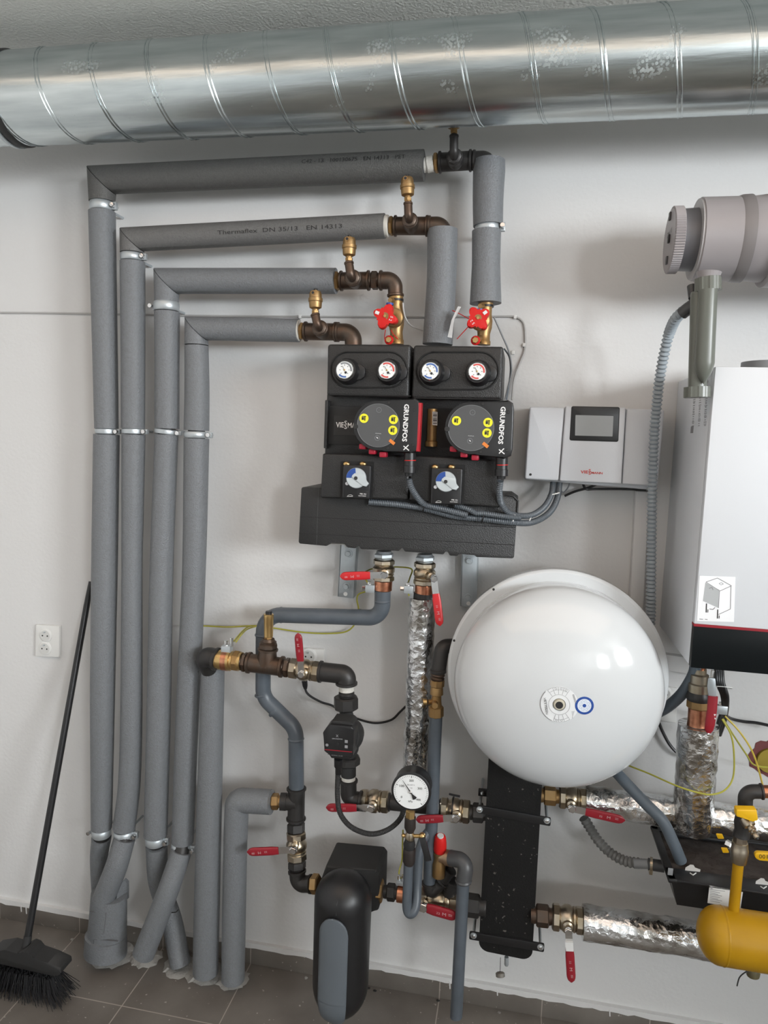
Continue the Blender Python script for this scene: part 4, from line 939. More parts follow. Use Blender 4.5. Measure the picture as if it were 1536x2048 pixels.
MB().sweep([P(1386, 596, DT-.03), P(1383, 572, DT-.04)], M(1383, 580, DT, 9), 16).build('side_spigot', GREYP, tp)
MB().sweep([P(1394, 606, DT-.03), P(1375, 618, DT-.04), P(1364, 627, DT-.05)], [M(1380, 610, DT, 14), M(1380, 610, DT, 13), M(1380, 610, DT, 13)], 20).build('outlet', GREYP, tp)
def hose(lst, rpx, label, mt, pitch=.0125, amp=.0035, n=8, name='corrugated_hose', grp=None):
    pts = [P(q[0], q[1], q[2]) for q in lst]; r_ = M(lst[0][0], lst[0][1], lst[0][2], rpx)
    return tag(MB().corr(smooth(pts, n), r_, pitch, amp, 20).build(name, mt, angle=40), label, 'hose', grp)
hose([(1366, 623, .32), (1350, 640, .29), (1338, 668, .24), (1330, 700, .22), (1323, 735, .20), (1317, 775, .18), (1313, 815, .16), (1309, 860, .15), (1306, 930, .14), (1304, 1000, .13), (1303, 1100, .12), (1302, 1180, .11), (1301, 1240, .09), (1295, 1290, .09), (1280, 1330, .09)],
     11.8, 'long grey corrugated hose hanging from the condensate trap past the controller', HOSEL, .0108, .0045)

# ------------------------------------------------------------------ expansion vessel
tc_ = P(1109, 1348, .2); Rr = M(1109, 1348, .2, 212)
cx_, cz_ = tc_.x, tc_.z
ff = P(1114.5, 1379, .305); cf = Vector((ff.x, 0, ff.z)); fx, fz = (cx_+cf.x)/2, (cz_+cf.z)/2
Rf = M(1114, 1379, .305, 206)
ev = thing('expansion_vessel', (fx, -.2, fz-Rr), 'big white round expansion vessel with a domed front', 'expansion vessel')
ax0, ax1 = Vector((fx, 0, fz)), Vector((fx, -1, fz))
MB().lathe(ax0, ax1, [(.06, 0), (.065, .08), (.09, .15), (.13, .205), (.16, .24), (.17, Rr*.985), (.174, Rr*.99)], 128).build('rear_shell', WHITE, ev, 30)
MB().lathe(ax0, ax1, [(.17, Rr*.975), (.172, Rr*1.0), (.178, Rr*1.012), (.205, Rr*1.012), (.209, Rr*1.003), (.212, Rr*.985), (.212, Rr*.95)], 128).build('rim', WHITE, ev, 30)
RD, d0_, hD = Rf, .29, .125
def dome(r): return d0_+hD*(max(0, 1-(r/RD)**2))**.5
prof = [(.20, RD*.985), (.213, RD*.985), (.235, RD*.985), (.26, RD*.998), (d0_, RD)]
for k in range(1, 41):
    r = RD*math.cos(k/40*PI/2) if k < 40 else 0; prof.append((dome(r) if r > .014 else dome(.014), max(r, 0)))
ds = MB().lathe(ax0, ax1, [(a, b) for a, b in prof if b > .014]+[(dome(.014)-.004, .0135), (dome(.014)-.004, 0)], 128).build('front_shell', WHITE, ev, 50)
for k in (96, 152): 
    a = math.radians(k+60 if k == 96 else k+35); c = Vector((fx+math.cos(a)*Rr*.985, -.2125, fz+math.sin(a)*Rr*.985)); 
for a in (math.radians(128), math.radians(165)):
    c = Vector((fx+math.cos(a)*Rr*.992, -.2105, fz+math.sin(a)*Rr*.992)); MB().ball(c, .0035, 10).build('rim_hole', INK, ev)
MB().lathe(Vector((fx, -dome(.014)+.012, fz)), Vector((fx, -dome(.014)-.004, fz)), [(0, .0135), (.8, .0135), (1, .011)], 24).build('nozzle_ring', mat('nozzle_cream', (.55, .52, .42), .4), ev)
MB().lathe(Vector((fx, -dome(.014)-.0035, fz)), Vector((fx, -dome(.014)-.0052, fz)), [(0, .009), (1, .008)], 20).build('valve_hole', INK, ev)
def on_dome(x, z, off=.0006):  # offsets from the axis
    r = math.hypot(x, z); return Vector((fx+x, -dome(max(r, .014))-off, fz+z))
def dome_disc(cx, cz, r1, r0=0, n=48, m_=5, off=.0006, a0=0, a1=2*PI):
    mb = MB(); rings = []
    for j in range(m_+1):
        rr = r0+(r1-r0)*j/m_
        rings.append([mb.bm.verts.new(on_dome(cx+math.cos(a0+(a1-a0)*k/n)*rr, cz+math.sin(a0+(a1-a0)*k/n)*rr, off)) for k in range(n+(0 if a1-a0 > 6.2 else 1))])
    for a, b in zip(rings, rings[1:]):
        L_ = len(a)
        for k in range(L_ if a1-a0 > 6.2 else L_-1):
            vs = (a[k], a[(k+1) % L_], b[(k+1) % L_], b[k])
            mb.bm.faces.new(vs)
    return mb
lbz = dome_disc(0, 0, .0435, .015).build('label_ring', mat('vessel_label', (.76, .78, .79), .35), ev)
mb = MB()
def dl(pts, w_=.0008, off=.001):
    q = [on_dome(x, z, off) for x, z in pts]; mb.sweep(q, w_/2, 5)
pol = lambda r, a: (r*math.cos(math.radians(a)), r*math.sin(math.radians(a)))
dl([pol(.0425, a) for a in range(140, 255, 5)], .0013); dl([pol(.024, a) for a in range(0, 361, 10)], .0006)
for a in (60, 78, 96, 114, 132, 255, 272, 290, 308): dl([pol(.025, a), pol(.041, a)], .0006)
dl([pol(.042, a) for a in range(60, 134, 6)], .0006); dl([pol(.042, a) for a in range(255, 310, 6)], .0006); dl([pol(.035, a) for a in range(60, 134, 6)], .0005); dl([pol(.036, a) for a in range(255, 310, 6)], .0005)
for a in (69, 87, 105, 264, 281): dl([(pol(.038, a)[0]+.0022*math.cos(t), pol(.038, a)[1]+.0022*math.sin(t)) for t in [i*PI/4 for i in range(9)]], .0006)
for i in range(12): dl([(.028+.0006*i, .026-.0016*i), (.032+.0006*i, .0275-.0016*i)], .0009)
for i in range(9): dl([(.0285+i*.0005, -.014-.002*i), (.0355-i*.0006, -.012-.002*i)], .0005)
mb.build('label_print', INKG, lbz)
for i, (s_, r_, h_) in enumerate((('VIE S MANN', .0365, .9), ('EXPANSION', .031, .6))):
    a, b = pol(r_*1.05, 160+i*5), pol(r_*1.05, 222-i*5); text('label_text', s_, on_dome(*a, .001)-Vector((0, .0016, 0)), on_dome(*b, .001)-Vector((0, .0016, 0)), 0, INK, lbz, h_)
bx_, bz_ = P(1169, 1412, .415).x-fx, P(1169, 1412, .415).z-fz
bl = dome_disc(bx_, bz_, .0215, .0, off=.0006).build('round_label', mat('blue_label_white', (.72, .78, .85), .35), ev)
dome_disc(bx_, bz_, .0212, .0158, off=.0011).build('blue_ring', BLUE, bl)
dome_disc(bx_, bz_, .0042, 0, off=.0011).build('blue_centre', BLUE, bl)
mb = MB()
for rr in (.0075, .010, .0125):
    for k in range(0, 24):
        a = k*15+rr*4000; 
        if (k*7+int(rr*1000)) % 3: dl([(bx_+rr*math.cos(math.radians(a)), bz_+rr*math.sin(math.radians(a))), (bx_+rr*math.cos(math.radians(a+8)), bz_+rr*math.sin(math.radians(a+8)))], .0006, .0009)
mb.build('blue_print', BLUE, bl)

# ------------------------------------------------------------------ valves below the manifold and the slate pipe loop
DV = .14
def vert_valve(x, y0, xb, y1, label, handle):
    r = M(x, y0, DV, 20.5)
    nut(P(x, y0-16, DV), P(x, y0+2, DV), r*.93, label.replace('ball valve', 'steel nipple on top of the ball valve') if False else ('threaded nipple between manifold and ' + ('left' if x < 800 else 'right') + ' red lever valve'), ZINC, grp='steel nipples under the manifold')
    v = ball_valve(P(x, y0, DV), P(xb, y1, DV), r, label, *handle)
    return v
vert_valve(768, 1118, 767, 1162, 'nickel ball valve with red lever pointing left, under the manifold', ((769, 1150), (680, 1152), DV+.055, 17, REDB) if False else ((769, 1150), (680, 1152.5), DV+.055, M(720, 1150, .19, 17), REDB))
vert_valve(850, 1124, 848, 1170, 'nickel ball valve with red lever hanging down, under the manifold', ((868, 1157), (880, 1252), DV+.055, M(870, 1200, .19, 17), REDB))
tag(MB().cyl(P(767, 1160, DV), P(766, 1181, DV), M(766, 1170, DV, 18), 28, .002).build('copper_union', COPPER), 'copper coupling above the slate grey pipe bend', 'coupling', 'copper couplings')
tag(MB().cyl(P(848, 1169, DV), P(847, 1188, DV), M(848, 1178, DV, 18), 28, .002).build('copper_union', COPPER), 'copper coupling on top of the vertical foil pipe', 'coupling', 'copper couplings')
sp = thing('slate_pipe', P(592, 1590, .11), 'slate grey pipe looping left from the manifold and down in an S bend', 'pipe')
pp = fillet([P(765.5, 1180, DV), P(764, 1236, DV-.005), P(527, 1229, .11), P(526, 1394, .11), P(592, 1458, .11), P(593, 1592, .11)], .058, 10)
MB().sweep(pp, M(600, 1230, .11, 15.5), 32).build('pipe', PVC, sp, 60)
for (a, b) in (((765, 1200), (765, 1205)), ((723, 1234), (716, 1234)), ((566, 1230), (559, 1230)), ((526, 1267), (526, 1272)), ((525, 1386), (526, 1391)), ((592, 1475), (592, 1480)), ((548, 1418), (553, 1423))):
    d_ = DV if a[0] > 740 else .11; MB().lathe(P(*a, d_), P(*b, d_), [(0, M(*a, d_, 15.4)), (.5, M(*a, d_, 16.6)), (1, M(*a, d_, 15.4))], 28).build('joint_bead', PVC, sp)
fp = thing('foil_pipe', P(831, 1600, .12), 'foil wrapped vertical pipe below the right red lever valve', 'foil pipe', 'foil wrapped pipes')
def foiltube(lst, wpx, parent=None, name='foil_sleeve', label=None, amp=.0022, seg=48, sd=1):
    pts = [P(q[0], q[1], q[2]) for q in lst]; pts = resample(smooth(pts, 6), .012)
    random.seed(sd); r_ = M(lst[0][0], lst[0][1], lst[0][2], wpx/2); mb = MB(); rings = mb.sweep(pts, r_, seg).rings
    from mathutils import noise
    for j, rg in enumerate(rings):
        for v in rg:
            c = pts[j]; n_ = (v.co-c); k = 1+(noise.noise(v.co*38+Vector((sd, 0, 0)))*amp*1.3+noise.noise(v.co*90)*amp)/r_; v.co = c+n_*k
    o = mb.build(name, FOIL, parent, 55)
    if parent is None: tag(o, label, 'foil pipe', 'foil wrapped pipes')
    return o
foiltube([(844, 1194, .14), (841, 1300, .135), (836, 1420, .13), (831, 1540, .125), (830, 1596, .125)], 53, fp, 'foil_sleeve')
MB().cyl(P(846.5, 1186, DV), P(845, 1200, DV), M(846, 1190, DV, 19), 24).build('dark_end', BLACKM, fp)

# the branch row in front of it
DR = .175
x_ = lambda px, py, d=DR: P(px, py, d)
elbow(x_(436, 1319), x_(409, 1312, DR-.005), P(425, 1345, .13), M(415, 1312, DR, 21), 'ball shaped iron elbow on top of the wide foam riser', IROND, bend=.9)
cu = thing('brass_union', x_(455, 1321), 'brass and copper union with an earth clamp, next to the ball shaped elbow', 'union')
MB().lathe(x_(427, 1318), x_(484, 1323), [(0, M(450, 1320, DR, 18)), (.2, M(450, 1320, DR, 18)), (.22, M(450, 1320, DR, 20)), (.62, M(450, 1320, DR, 20.5)), (.64, M(450, 1320, DR, 18)), (1, M(450, 1320, DR, 18))], 28).build('body', BRASSY, cu)
MB().hex(x_(467, 1321), x_(480, 1322.5), M(450, 1320, DR, 19.5), 8).build('nut', BRASS, cu)
MB().lathe(x_(447, 1320), x_(457, 1321), [(0, M(450, 1320, DR, 20.8)), (1, M(450, 1320, DR, 20.8))], 28).build('copper_band', COPPER, cu)
ec = MB(); ec.box(x_(454, 1299)-Vector((.014, .012, .012)), x_(454, 1299)+Vector((.014, .012, .012)), .002); ec.build('earth_clamp', ZINC, cu)
for dx in (-6, 5): MB().hex(x_(459+dx, 1292), x_(459+dx, 1277-dx*.5), .0055).build('clamp_screw', CHROME, cu)
nut(x_(482, 1323), x_(498, 1325), M(490, 1324, DR, 18.5), 'dark hexagon nipple left of the tee with brass vent')
tt = thing('pipe_tee', x_(530, 1328), 'iron tee with its branch pointing up below the slim brass vent', 'tee')
rr_ = M(530, 1330, DR, 19.5); mb = MB(); A_, B_ = x_(495, 1325), x_(567, 1334); d_ = (B_-A_).normalized()
mb.sweep([A_, B_], rr_*.95, 28); collar(mb, A_, A_+d_*.01, rr_); collar(mb, B_-d_*.01, B_, rr_); U_ = x_(536, 1296); mb.lathe(A_.lerp(B_, .53), U_, [(0, rr_), (.5, rr_*.98), (1, rr_*.88)], 28); ud = (U_-A_.lerp(B_, .53)).normalized(); collar(mb, U_-ud*.008, U_, rr_*.95)
mb.build('body', IRON, tt)
MB().hex(x_(536, 1297), x_(536.5, 1286), rr_*.92, 8).build('bush', IRON, tt); MB().lathe(x_(536.5, 1287), x_(537, 1277), [(0, rr_*.8), (.4, rr_*.84), (.5, rr_*.7), (1, rr_*.6)], 24).build('reducer', IRON, tt)
vt = thing('pressure_vent', x_(537, 1277), 'slim bright brass vent with a black cap on the iron tee', 'air vent')
MB().lathe(x_(537, 1279), x_(537.5, 1228), [(0, M(537, 1250, DR, 7)), (.1, M(537, 1250, DR, 7)), (.12, M(537, 1250, DR, 9)), (.78, M(537, 1250, DR, 9.5)), (.8, M(537, 1250, DR, 10)), (.98, M(537, 1250, DR, 10)), (1, M(537, 1250, DR, 9))], 24).build('body', BRASSY, vt)
MB().hex(x_(537, 1278), x_(537, 1270), M(537, 1250, DR, 8)).build('nut', BRASS, vt); MB().cyl(x_(537.5, 1229), x_(537.5, 1222), M(537, 1225, DR, 6.5), 18, .001).build('cap', BLACKP, vt)
nut(x_(565, 1334), x_(583, 1336), M(570, 1335, DR, 18.5), 'dark hexagon nipple right of the tee with brass vent')
ball_valve(x_(580, 1336), x_(641, 1344), M(610, 1340, DR, 20), 'nickel ball valve with dark red lever standing straight up', (603, 1348), (596, 1266), DR+.06, M(600, 1300, .24, 16), DRED)
elbow(x_(638, 1343), x_(693, 1349), x_(693, 1370), M(680, 1345, DR, 20), 'dark iron double elbow above the small pump', IROND, bend=1.05)
tag(MB().cyl(x_(693, 1367), x_(693, 1382), M(693, 1375, DR, 15.5), 24, .001).build('threaded_pipe', THREAD), 'white taped thread above the small pump', 'pipe', 'taped pipe threads')
nut(x_(693, 1380), x_(693, 1394), M(693, 1388, DR, 15), 'dark round sleeve above the pump union nut', IROND, seg=16)
tag(MB().hex(x_(692, 1393), x_(692, 1418), M(693, 1405, DR, 23.5), 8).build('union_nut', IROND), 'large dark union nut above the small pump', 'union nut', 'large union nuts')
# small circulation pump
DPm = DR
sm = thing('small_pump', x_(690, 1520), 'small black circulation pump with square display face, behind it a round volute', 'pump')
MB().lathe(x_(692, 1414), x_(696, 1530), [(0, M(692, 1420, DR, 16)), (.1, M(692, 1420, DR, 13)), (.25, M(692, 1420, DR, 20)), (.5, M(692, 1470, DR, 27)), (.75, M(692, 1470, DR, 22)), (.88, M(692, 1420, DR, 14)), (1, M(692, 1420, DR, 17))], 28).build('volute', BLACKM, sm)
MB().lathe(P(699, 1466, DR-.03), P(688, 1473, DR+.075), [(0, M(690, 1470, DR, 30)), (.5, M(690, 1470, DR, 30)), (.55, M(690, 1470, DR, 34)), (.9, M(690, 1470, DR, 34)), (1, M(690, 1470, DR, 30))], 36).build('motor', BLACKM, sm)
hd = MB().prism(tr([(652, 1456), (660, 1449), (703, 1453), (708, 1460), (706, 1512), (699, 1520), (662, 1517), (657, 1508), (648, 1503), (646, 1465)], DR+.12, .003, 2), .05, .005, 2).build('control_box', BLACKP, sm)
MB().prism(tr([(664, 1441), (700, 1444), (709, 1452), (662, 1450)], DR+.11, .002, 2), .05, .004).build('top_housing', BLACKM, sm)
MB().bar(P(649, 1499, DR+.1206), P(704, 1504, DR+.1206), .0022, .0006).build('red_stripe', DRED, hd)
text('lettering', 'GRUNDFOS', (664, 1478), (685, 1479.5), DR+.1203, LIGHTG, hd, .8); text('lettering', 'X', (672, 1474), (677, 1474.3), DR+.1203, LIGHTG, hd, 1)
text('lettering', 'ALPHA1 25-60', (663, 1511), (685, 1513), DR+.1203, INKG, hd, .8)
for (x, y) in ((692.5, 1483), (692.5, 1493.5)): e = P(x, y, DR+.1203); MB().box(e-Vector((.004, .0004, .004)), e+Vector((.004, 0, .004))).build('light_square', INKG, hd)
for (x, y, r_) in ((654, 1490, .004), (675, 1488, .0035)): e = P(x, y, DR+.1203); MB().lathe(e, e-Vector((0, .0006, 0)), [(0, r_), (1, r_)], 14).build('button', INKG if x < 660 else INK, hd)
MB().lathe(P(677, 1517, DR+.09), P(677, 1547, DR+.08), [(0, .012), (.5, .012), (.6, .009), (1, .009)], 16).build('plug', BLACKP, sm)
tag(MB().hex(x_(696, 1528), x_(697, 1512), M(693, 1520, DR, 23), 8).build('union_nut', IROND), 'large dark union nut below the small pump', 'union nut', 'large union nuts')
tag(MB().cyl(x_(697, 1526), x_(697, 1552), M(697, 1540, DR, 15), 24, .001).build('pump_tail', BLACKM), 'black tail pipe below the small pump', 'pipe')
tag(MB().cyl(x_(697, 1551), x_(697, 1561), M(697, 1555, DR, 14), 24, .001).build('threaded_pipe', THREAD), 'white taped thread below the small pump', 'pipe', 'taped pipe threads')
elbow(x_(697, 1559), x_(697, 1598), x_(724, 1601), M(700, 1590, DR, 17), 'dark iron elbow below the small pump', IROND, bend=1.3)
conduit([(676, 1545, DR+.08), (675, 1592, DR+.09), (681, 1628, DR+.09), (704, 1655, DR+.09), (742, 1668, DR+.08), (778, 1658, DR+.07), (803, 1633, DR+.05), (808, 1600, DR+.03)], 11, 'black corrugated pump cable hanging in a half circle', grp=None, mt=BLACKM, pitch=.004, amp=.001, name='pump_cable', cat='cable')
wire('cable', [(606, 1340, .03), (609, 1362, .03), (614, 1386, .03), (640, 1403, .025), (664, 1411, .02), (684, 1424, .015), (716, 1438, .012), (750, 1446, .012), (782, 1440, .012), (800, 1424, .012), (815, 1410, .012), (830, 1402, .012)], .02, .0035, BLACKP, 'black power cable drooping from the wall socket behind the upright lever', 'cable')
MB().lathe(P(609, 1362, .03), P(611, 1378, .03), [(0, .009), (.6, .008), (1, .005)], 14).build('cable_plug', BLACKP); o = bpy.data.objects['cable_plug']; tag(o, 'black plug boot under the upright red lever', 'plug')

# middle row, behind the pressure gauge, to the separator
DM2 = .15
q_ = lambda px, py, d=DM2: P(px, py, d)
ball_valve(q_(722, 1600), q_(778, 1604), M(750, 1602, DM2, 21), 'nickel ball valve left of the pressure gauge, dark red lever pointing left', (742, 1616), (652, 1615), DM2+.06, M(700, 1615, .2, 17), DRED)
tag(run(q_(776, 1604), q_(884, 1616), M(800, 1605, DM2, 16), 'pipe_section', IROND, 'dark pipe section behind the pressure gauge'), 'dark pipe section behind the pressure gauge', 'pipe')
ball_valve(q_(881, 1617), q_(940, 1624), M(900, 1617, DM2, 22), 'nickel ball valve right of the gauge with a black tie round it', (912, 1636), (832, 1639), DM2+.055, M(870, 1638, .2, 17), DRED)
nut(q_(937, 1624), q_(975, 1627), M(955, 1625, DM2, 18), 'dark hexagon nipple on the upper left of the black separator', IROND)
tag(MB().lathe(q_(904, 1618), q_(907, 1618.4), [(0, M(900, 1617, DM2, 24)), (1, M(900, 1617, DM2, 24))], 28).build('cable_tie', BLACKP), 'black cable tie with flag round the valve beside the gauge', 'cable tie', None)
tag(MB().bar(P(898, 1588, DM2+.01), P(920, 1593, DM2+.01), .006, .0015).build('tie_flag', BLACKP), 'black flag of the cable tie beside the gauge', 'cable tie', None)
# hydraulic separator
DS2 = .175
hs_ = thing('hydraulic_separator', P(1013, 1910, .1), 'tall black insulated hydraulic separator below the white vessel', 'separator')
o = [(978, 1500), (1087, 1518), (1064, 1922), (957, 1900)]
SEPM = mat('separator_black', (.008, .008, .008), .5, bump=(200, .5, 3), spec=.25)
def sep():
    nt = SEPM.node_tree; b = nt.nodes['Principled BSDF']; tc = nt.nodes.new('ShaderNodeTexCoord'); v = nt.nodes.new('ShaderNodeTexNoise'); v.inputs['Scale'].default_value = 75; v.inputs['Detail'].default_value = 3
    r = nt.nodes.new('ShaderNodeMapRange'); r.inputs[1].default_value = .68; r.inputs[2].default_value = .72; m_ = nt.nodes.new('ShaderNodeMix'); m_.data_type = 'RGBA'
    m_.inputs[6].default_value = (.010, .010, .010, 1); m_.inputs[7].default_value = (.13, .12, .11, 1)
    nt.links.new(tc.outputs['Object'], v.inputs['Vector']); nt.links.new(v.outputs['Fac'], r.inputs[0]); nt.links.new(r.outputs[0], m_.inputs[0]); nt.links.new(m_.outputs[2], b.inputs['Base Color'])
sep()
MB().prism(tr(o, DS2, .028, 10), DS2-.06, .005, 3).build('insulation', SEPM, hs_, 50)
for (a, b, bl_) in (((956, 1611), (1102, 1637), ((959, 1619), (1094, 1641))), ((939, 1864), (1089, 1889), ((947, 1871), (1081, 1894)))):
    st_ = MB().prism(tr([a, b, (b[0]-1, b[1]+16), (a[0]-1, a[1]+15)], DS2+.006, .004, 2), .006, .001).build('strap', BLACKP, hs_)
    for c_ in bl_:
        c = P(*c_, DS2+.006); MB().lathe(c, c-Vector((0, .002, 0)), [(0, .009), (1, .0085)], 18).build('washer', ZINC, st_); MB().lathe(c-Vector((0, .002, 0)), c-Vector((0, .006, 0)), [(0, .005), (.7, .005), (1, .003)], 12).build('screw', CHROME, st_)
        MB().cyl(c+Vector((0, .002, 0)), Vector((c.x, -.0005, c.z)), .004, 8).build('stud', ZINC, st_)
sb = MB().prism(tr([(957, 1578), (978, 1580), (977, 1594), (956, 1592)], DS2-.06, .002, 2), .006, .001).build('side_tab', BLACKP, hs_)
c = P(965, 1585, DS2-.06); MB().hex(c, c-Vector((0, .006, 0)), .006).build('bolt', CHROME, sb)
MB().lathe(P(1013, 1914, .15), P(1013, 1931, .15), [(0, .006)]+[((i+.5)/8, .0055 if i % 2 else .0066) for i in range(8)]+[(1, .005)], 14).build('drain_stub', ZINC, hs_)
MB().sweep([P(1001, 1915, .19), P(1000.5, 1930, .19), P(1000, 1944, .19)], .0009, 6).build('cap_cord', INK, hs_)
cp_ = MB().lathe(P(1000, 1944, .19), P(1001, 1954, .195), [(0, .009), (.2, .0125), (.9, .0125), (1, .011)], 18).build('drain_cap', mat('cap_grey', (.16, .15, .13), .5), hs_)
# upper right valve and foil pipes
nut(q_(1078, 1590), q_(1122, 1594), M(1100, 1592, DM2, 17), 'copper brown nipple on the upper right of the black separator', BRASS)
ball_valve(q_(1118, 1594), q_(1173, 1600), M(1150, 1597, DM2, 21), 'nickel ball valve under the white vessel, dark red lever pointing right', (1144, 1617), (1250, 1641), DM2+.06, M(1200, 1630, .2, 18), DRED, gripfrac=.26)
fh = thing('foil_pipe', P(1400, 1640, .14), 'foil wrapped pipe running right under the white vessel with an upright branch', 'foil pipe', 'foil wrapped pipes')
foiltube([(1170, 1600, .15), (1260, 1612, .15), (1400, 1631, .15), (1560, 1655, .15), (1950, 1716, .15)], 58, fh, 'foil_sleeve', sd=3)
foiltube([(1397, 1449, .19), (1393, 1520, .19), (1388, 1600, .18), (1384, 1652, .165)], 76, fh, 'branch_sleeve', sd=4)
# lower row
DL = .17
l_ = lambda px, py, d=DL: P(px, py, d)
t6 = thing('pipe_tee', P(593, 1600, .11), 'dark iron tee where the slate pipe meets the short foam pipe', 'tee')
mb = MB(); rr_ = M(593, 1600, .12, 18); A_, B_ = P(593, 1575, .11), P(592, 1640, .115); d_ = (B_-A_).normalized(); mb.sweep([A_, B_], rr_*.95, 28); collar(mb, A_, A_+d_*.008, rr_); collar(mb, B_-d_*.008, B_, rr_); C_ = P(561, 1603, .12); mb.lathe(A_.lerp(B_, .45), C_, [(0, rr_), (.6, rr_*.9), (.62, rr_*.95), (1, rr_*.95)], 28); mb.build('body', IROND, t6)
nut(P(538, 1603, .125), P(563, 1603, .12), M(550, 1603, .12, 15), 'brass nipple with white tape at the end of the short foam pipe', BRASS)
nut(P(592, 1638, .115), P(592, 1672, .125), M(592, 1655, .12, 17), 'dark hexagon nipple over the lower left lever valve', IROND)
ball_valve(P(592, 1664, .125), P(594, 1720, .135), M(592, 1690, .13, 19), 'aged ball valve low on the left, dark red lever pointing left', (587, 1700), (494, 1704), .185, M(540, 1704, .19, 17), DRED)
nut(P(594, 1716, .135), P(594, 1745, .145), M(594, 1730, .14, 17), 'dark nipple under the lower left lever valve', IROND)
elbow(P(594, 1740, .145), P(596, 1768, .15), P(624, 1768, .155), M(600, 1760, .15, 16.5), 'dark iron elbow feeding the black dirt separator', IROND, bend=1.6)
nut(P(618, 1767, .155), P(644, 1769, .16), M(630, 1768, .15, 18), 'brass nut left of the black dirt separator', BRASS, thr=False)
# dirt separator
ds_ = thing('dirt_separator', P(680, 2020, .23), 'black capsule shaped dirt separator with a slate grey stripe', 'dirt separator')
DSP = .20
MB().prism(tr([(652, 1731), (752, 1741), (759, 1750), (757, 1822), (740, 1826), (640, 1815), (640, 1765)], .20, .008, 3), .12, .008, 3).build('valve_cover', BLACKM, ds_)
ct_ = P(688, 1745, .25); cb_ = P(679, 2027, .25); rC = M(683, 1880, .25, 57)
Lc = (cb_-ct_).length; pr = []
for k in range(13): a = PI/2*k/12; pr.append(((1-math.cos(a))*rC*1.0/Lc, max(.0, rC*math.sin(a))))
for k in range(13): a = PI/2*(12-k)/12; pr.append((1-(1-math.cos(a))*rC*1.25/Lc, rC*math.sin(a)*(.985)))
MB().lathe(ct_, cb_, pr, 56).build('capsule', mat('separator_shell', (.012, .012, .013), .38, bump=(30, .2)), ds_)
# slate stripe conforming to the capsule front-left
axd_ = (cb_-ct_).normalized(); mb = MB(); rings = []
def crad(t):
    s = t*Lc
    if s < rC: return math.sqrt(max(0, rC*rC-(rC-s)**2))
    e = (Lc-s)/(rC*1.25)
    return rC*.985*math.sqrt(max(0, 1-(1-e)**2)) if e < 1 else rC
sv_ = Vector((1, 0, 0)); sv_ = (sv_-axd_*sv_.dot(axd_)).normalized(); fv = Vector((0, -1, 0)); fv = (fv-axd_*fv.dot(axd_)).normalized()
t0, t1 = .185, .965; rows = []
NJ = 120
for j in range(NJ+1):
    t = t0+(t1-t0)*j/NJ; e = min(1, (j/NJ)/.16); wv = math.sqrt(max(0.0, 1-(1-e)**2)); e2 = min(1, ((NJ-j)/NJ)/.10); wv *= math.sqrt(max(0, 1-(1-e2)**2)) if j > NJ*.67 else 1
    half = math.radians(27)*wv+.002; ring = []
    for k in range(13):
        a = -half+2*half*k/12-math.radians(3); ring.append(mb.bm.verts.new(ct_+axd_*(t*Lc)+(sv_*math.sin(a)+fv*math.cos(a))*(crad(t)+.004)))
    rows.append(ring)
for a, b in zip(rows, rows[1:]):
    for k in range(12): mb.bm.faces.new((a[k], a[k+1], b[k+1], b[k]))
o = mb.build('front_stripe', GSTRIP, ds_); mo = o.modifiers.new('thickness', 'SOLIDIFY'); mo.thickness = .006; mo.offset = 1
text('print', 'spirotech', (656, 1866), (676, 1866.5), .36, INKG, ds_, .6) if False else None
MB().sweep([ct_+axd_*(.04*Lc)+fv*crad(.04)*.98, ct_+axd_*(.10*Lc)+fv*crad(.10)*1.0, ct_+axd_*(.17*Lc)+fv*crad(.17)*1.0], .0012, 6).build('seam', INK, ds_)
nut(l_(748, 1780), l_(771, 1783), M(760, 1781, DL, 21), 'brass nut right of the black dirt separator', BRASS, thr=False)
nut(l_(768, 1783), l_(797, 1786), M(780, 1784, DL, 16), 'dark hexagon nipple right of the dirt separator', IROND)
tag(MB().cyl(l_(795, 1786), l_(842, 1794), M(805, 1786, DL, 17), 28, .001).build('copper_union', COPPER), 'copper coupling behind the bent gauge tube', 'coupling', 'copper couplings')
ec = thing('earth_clamp', l_(802, 1765), 'small zinc earth clamp standing on the lower copper coupling', 'earth clamp', 'zinc earth clamps')
MB().box(l_(802, 1765)-Vector((.013, .008, .006)), l_(802, 1765)+Vector((.013, .008, .006)), .001).build('block', ZINC, ec)
for dx in (-4, 4): MB().hex(l_(802+dx, 1760), l_(802+dx, 1750), .004).build('screw', CHROME, ec)
ball_valve(l_(840, 1794), l_(915, 1806), M(880, 1800, DL, 21), 'ball valve behind the drain pipe, dark red lever lying to the right', (846, 1814), (914, 1833), DL+.06, M(880, 1820, .22, 22), DRED, gripfrac=.12)
nut(l_(912, 1806), l_(972, 1815), M(940, 1810, DL, 21), 'dark hexagon nipple on the lower left of the black separator', IROND)
nut(l_(1062, 1829), l_(1108, 1834), M(1080, 1831, DL, 20), 'brown nipple on the lower right of the black separator', IRON)
ball_valve(l_(1104, 1833), l_(1167, 1842), M(1130, 1838, DL, 24), 'nickel ball valve at the bottom right, dark red lever hanging down', (1137, 1862), (1143, 1965), DL+.06, M(1140, 1910, .22, 17.5), DRED, gripfrac=.32)
e0, e1 = P(1138, 1883, DL+.068), P(1139.5, 1901, DL+.068); 
tag(MB().bar(e0, e1, M(1138, 1890, .23, 15), .007).build('paper_tag', PAPER), 'white paper tag wrapped round the hanging lever', 'tag')
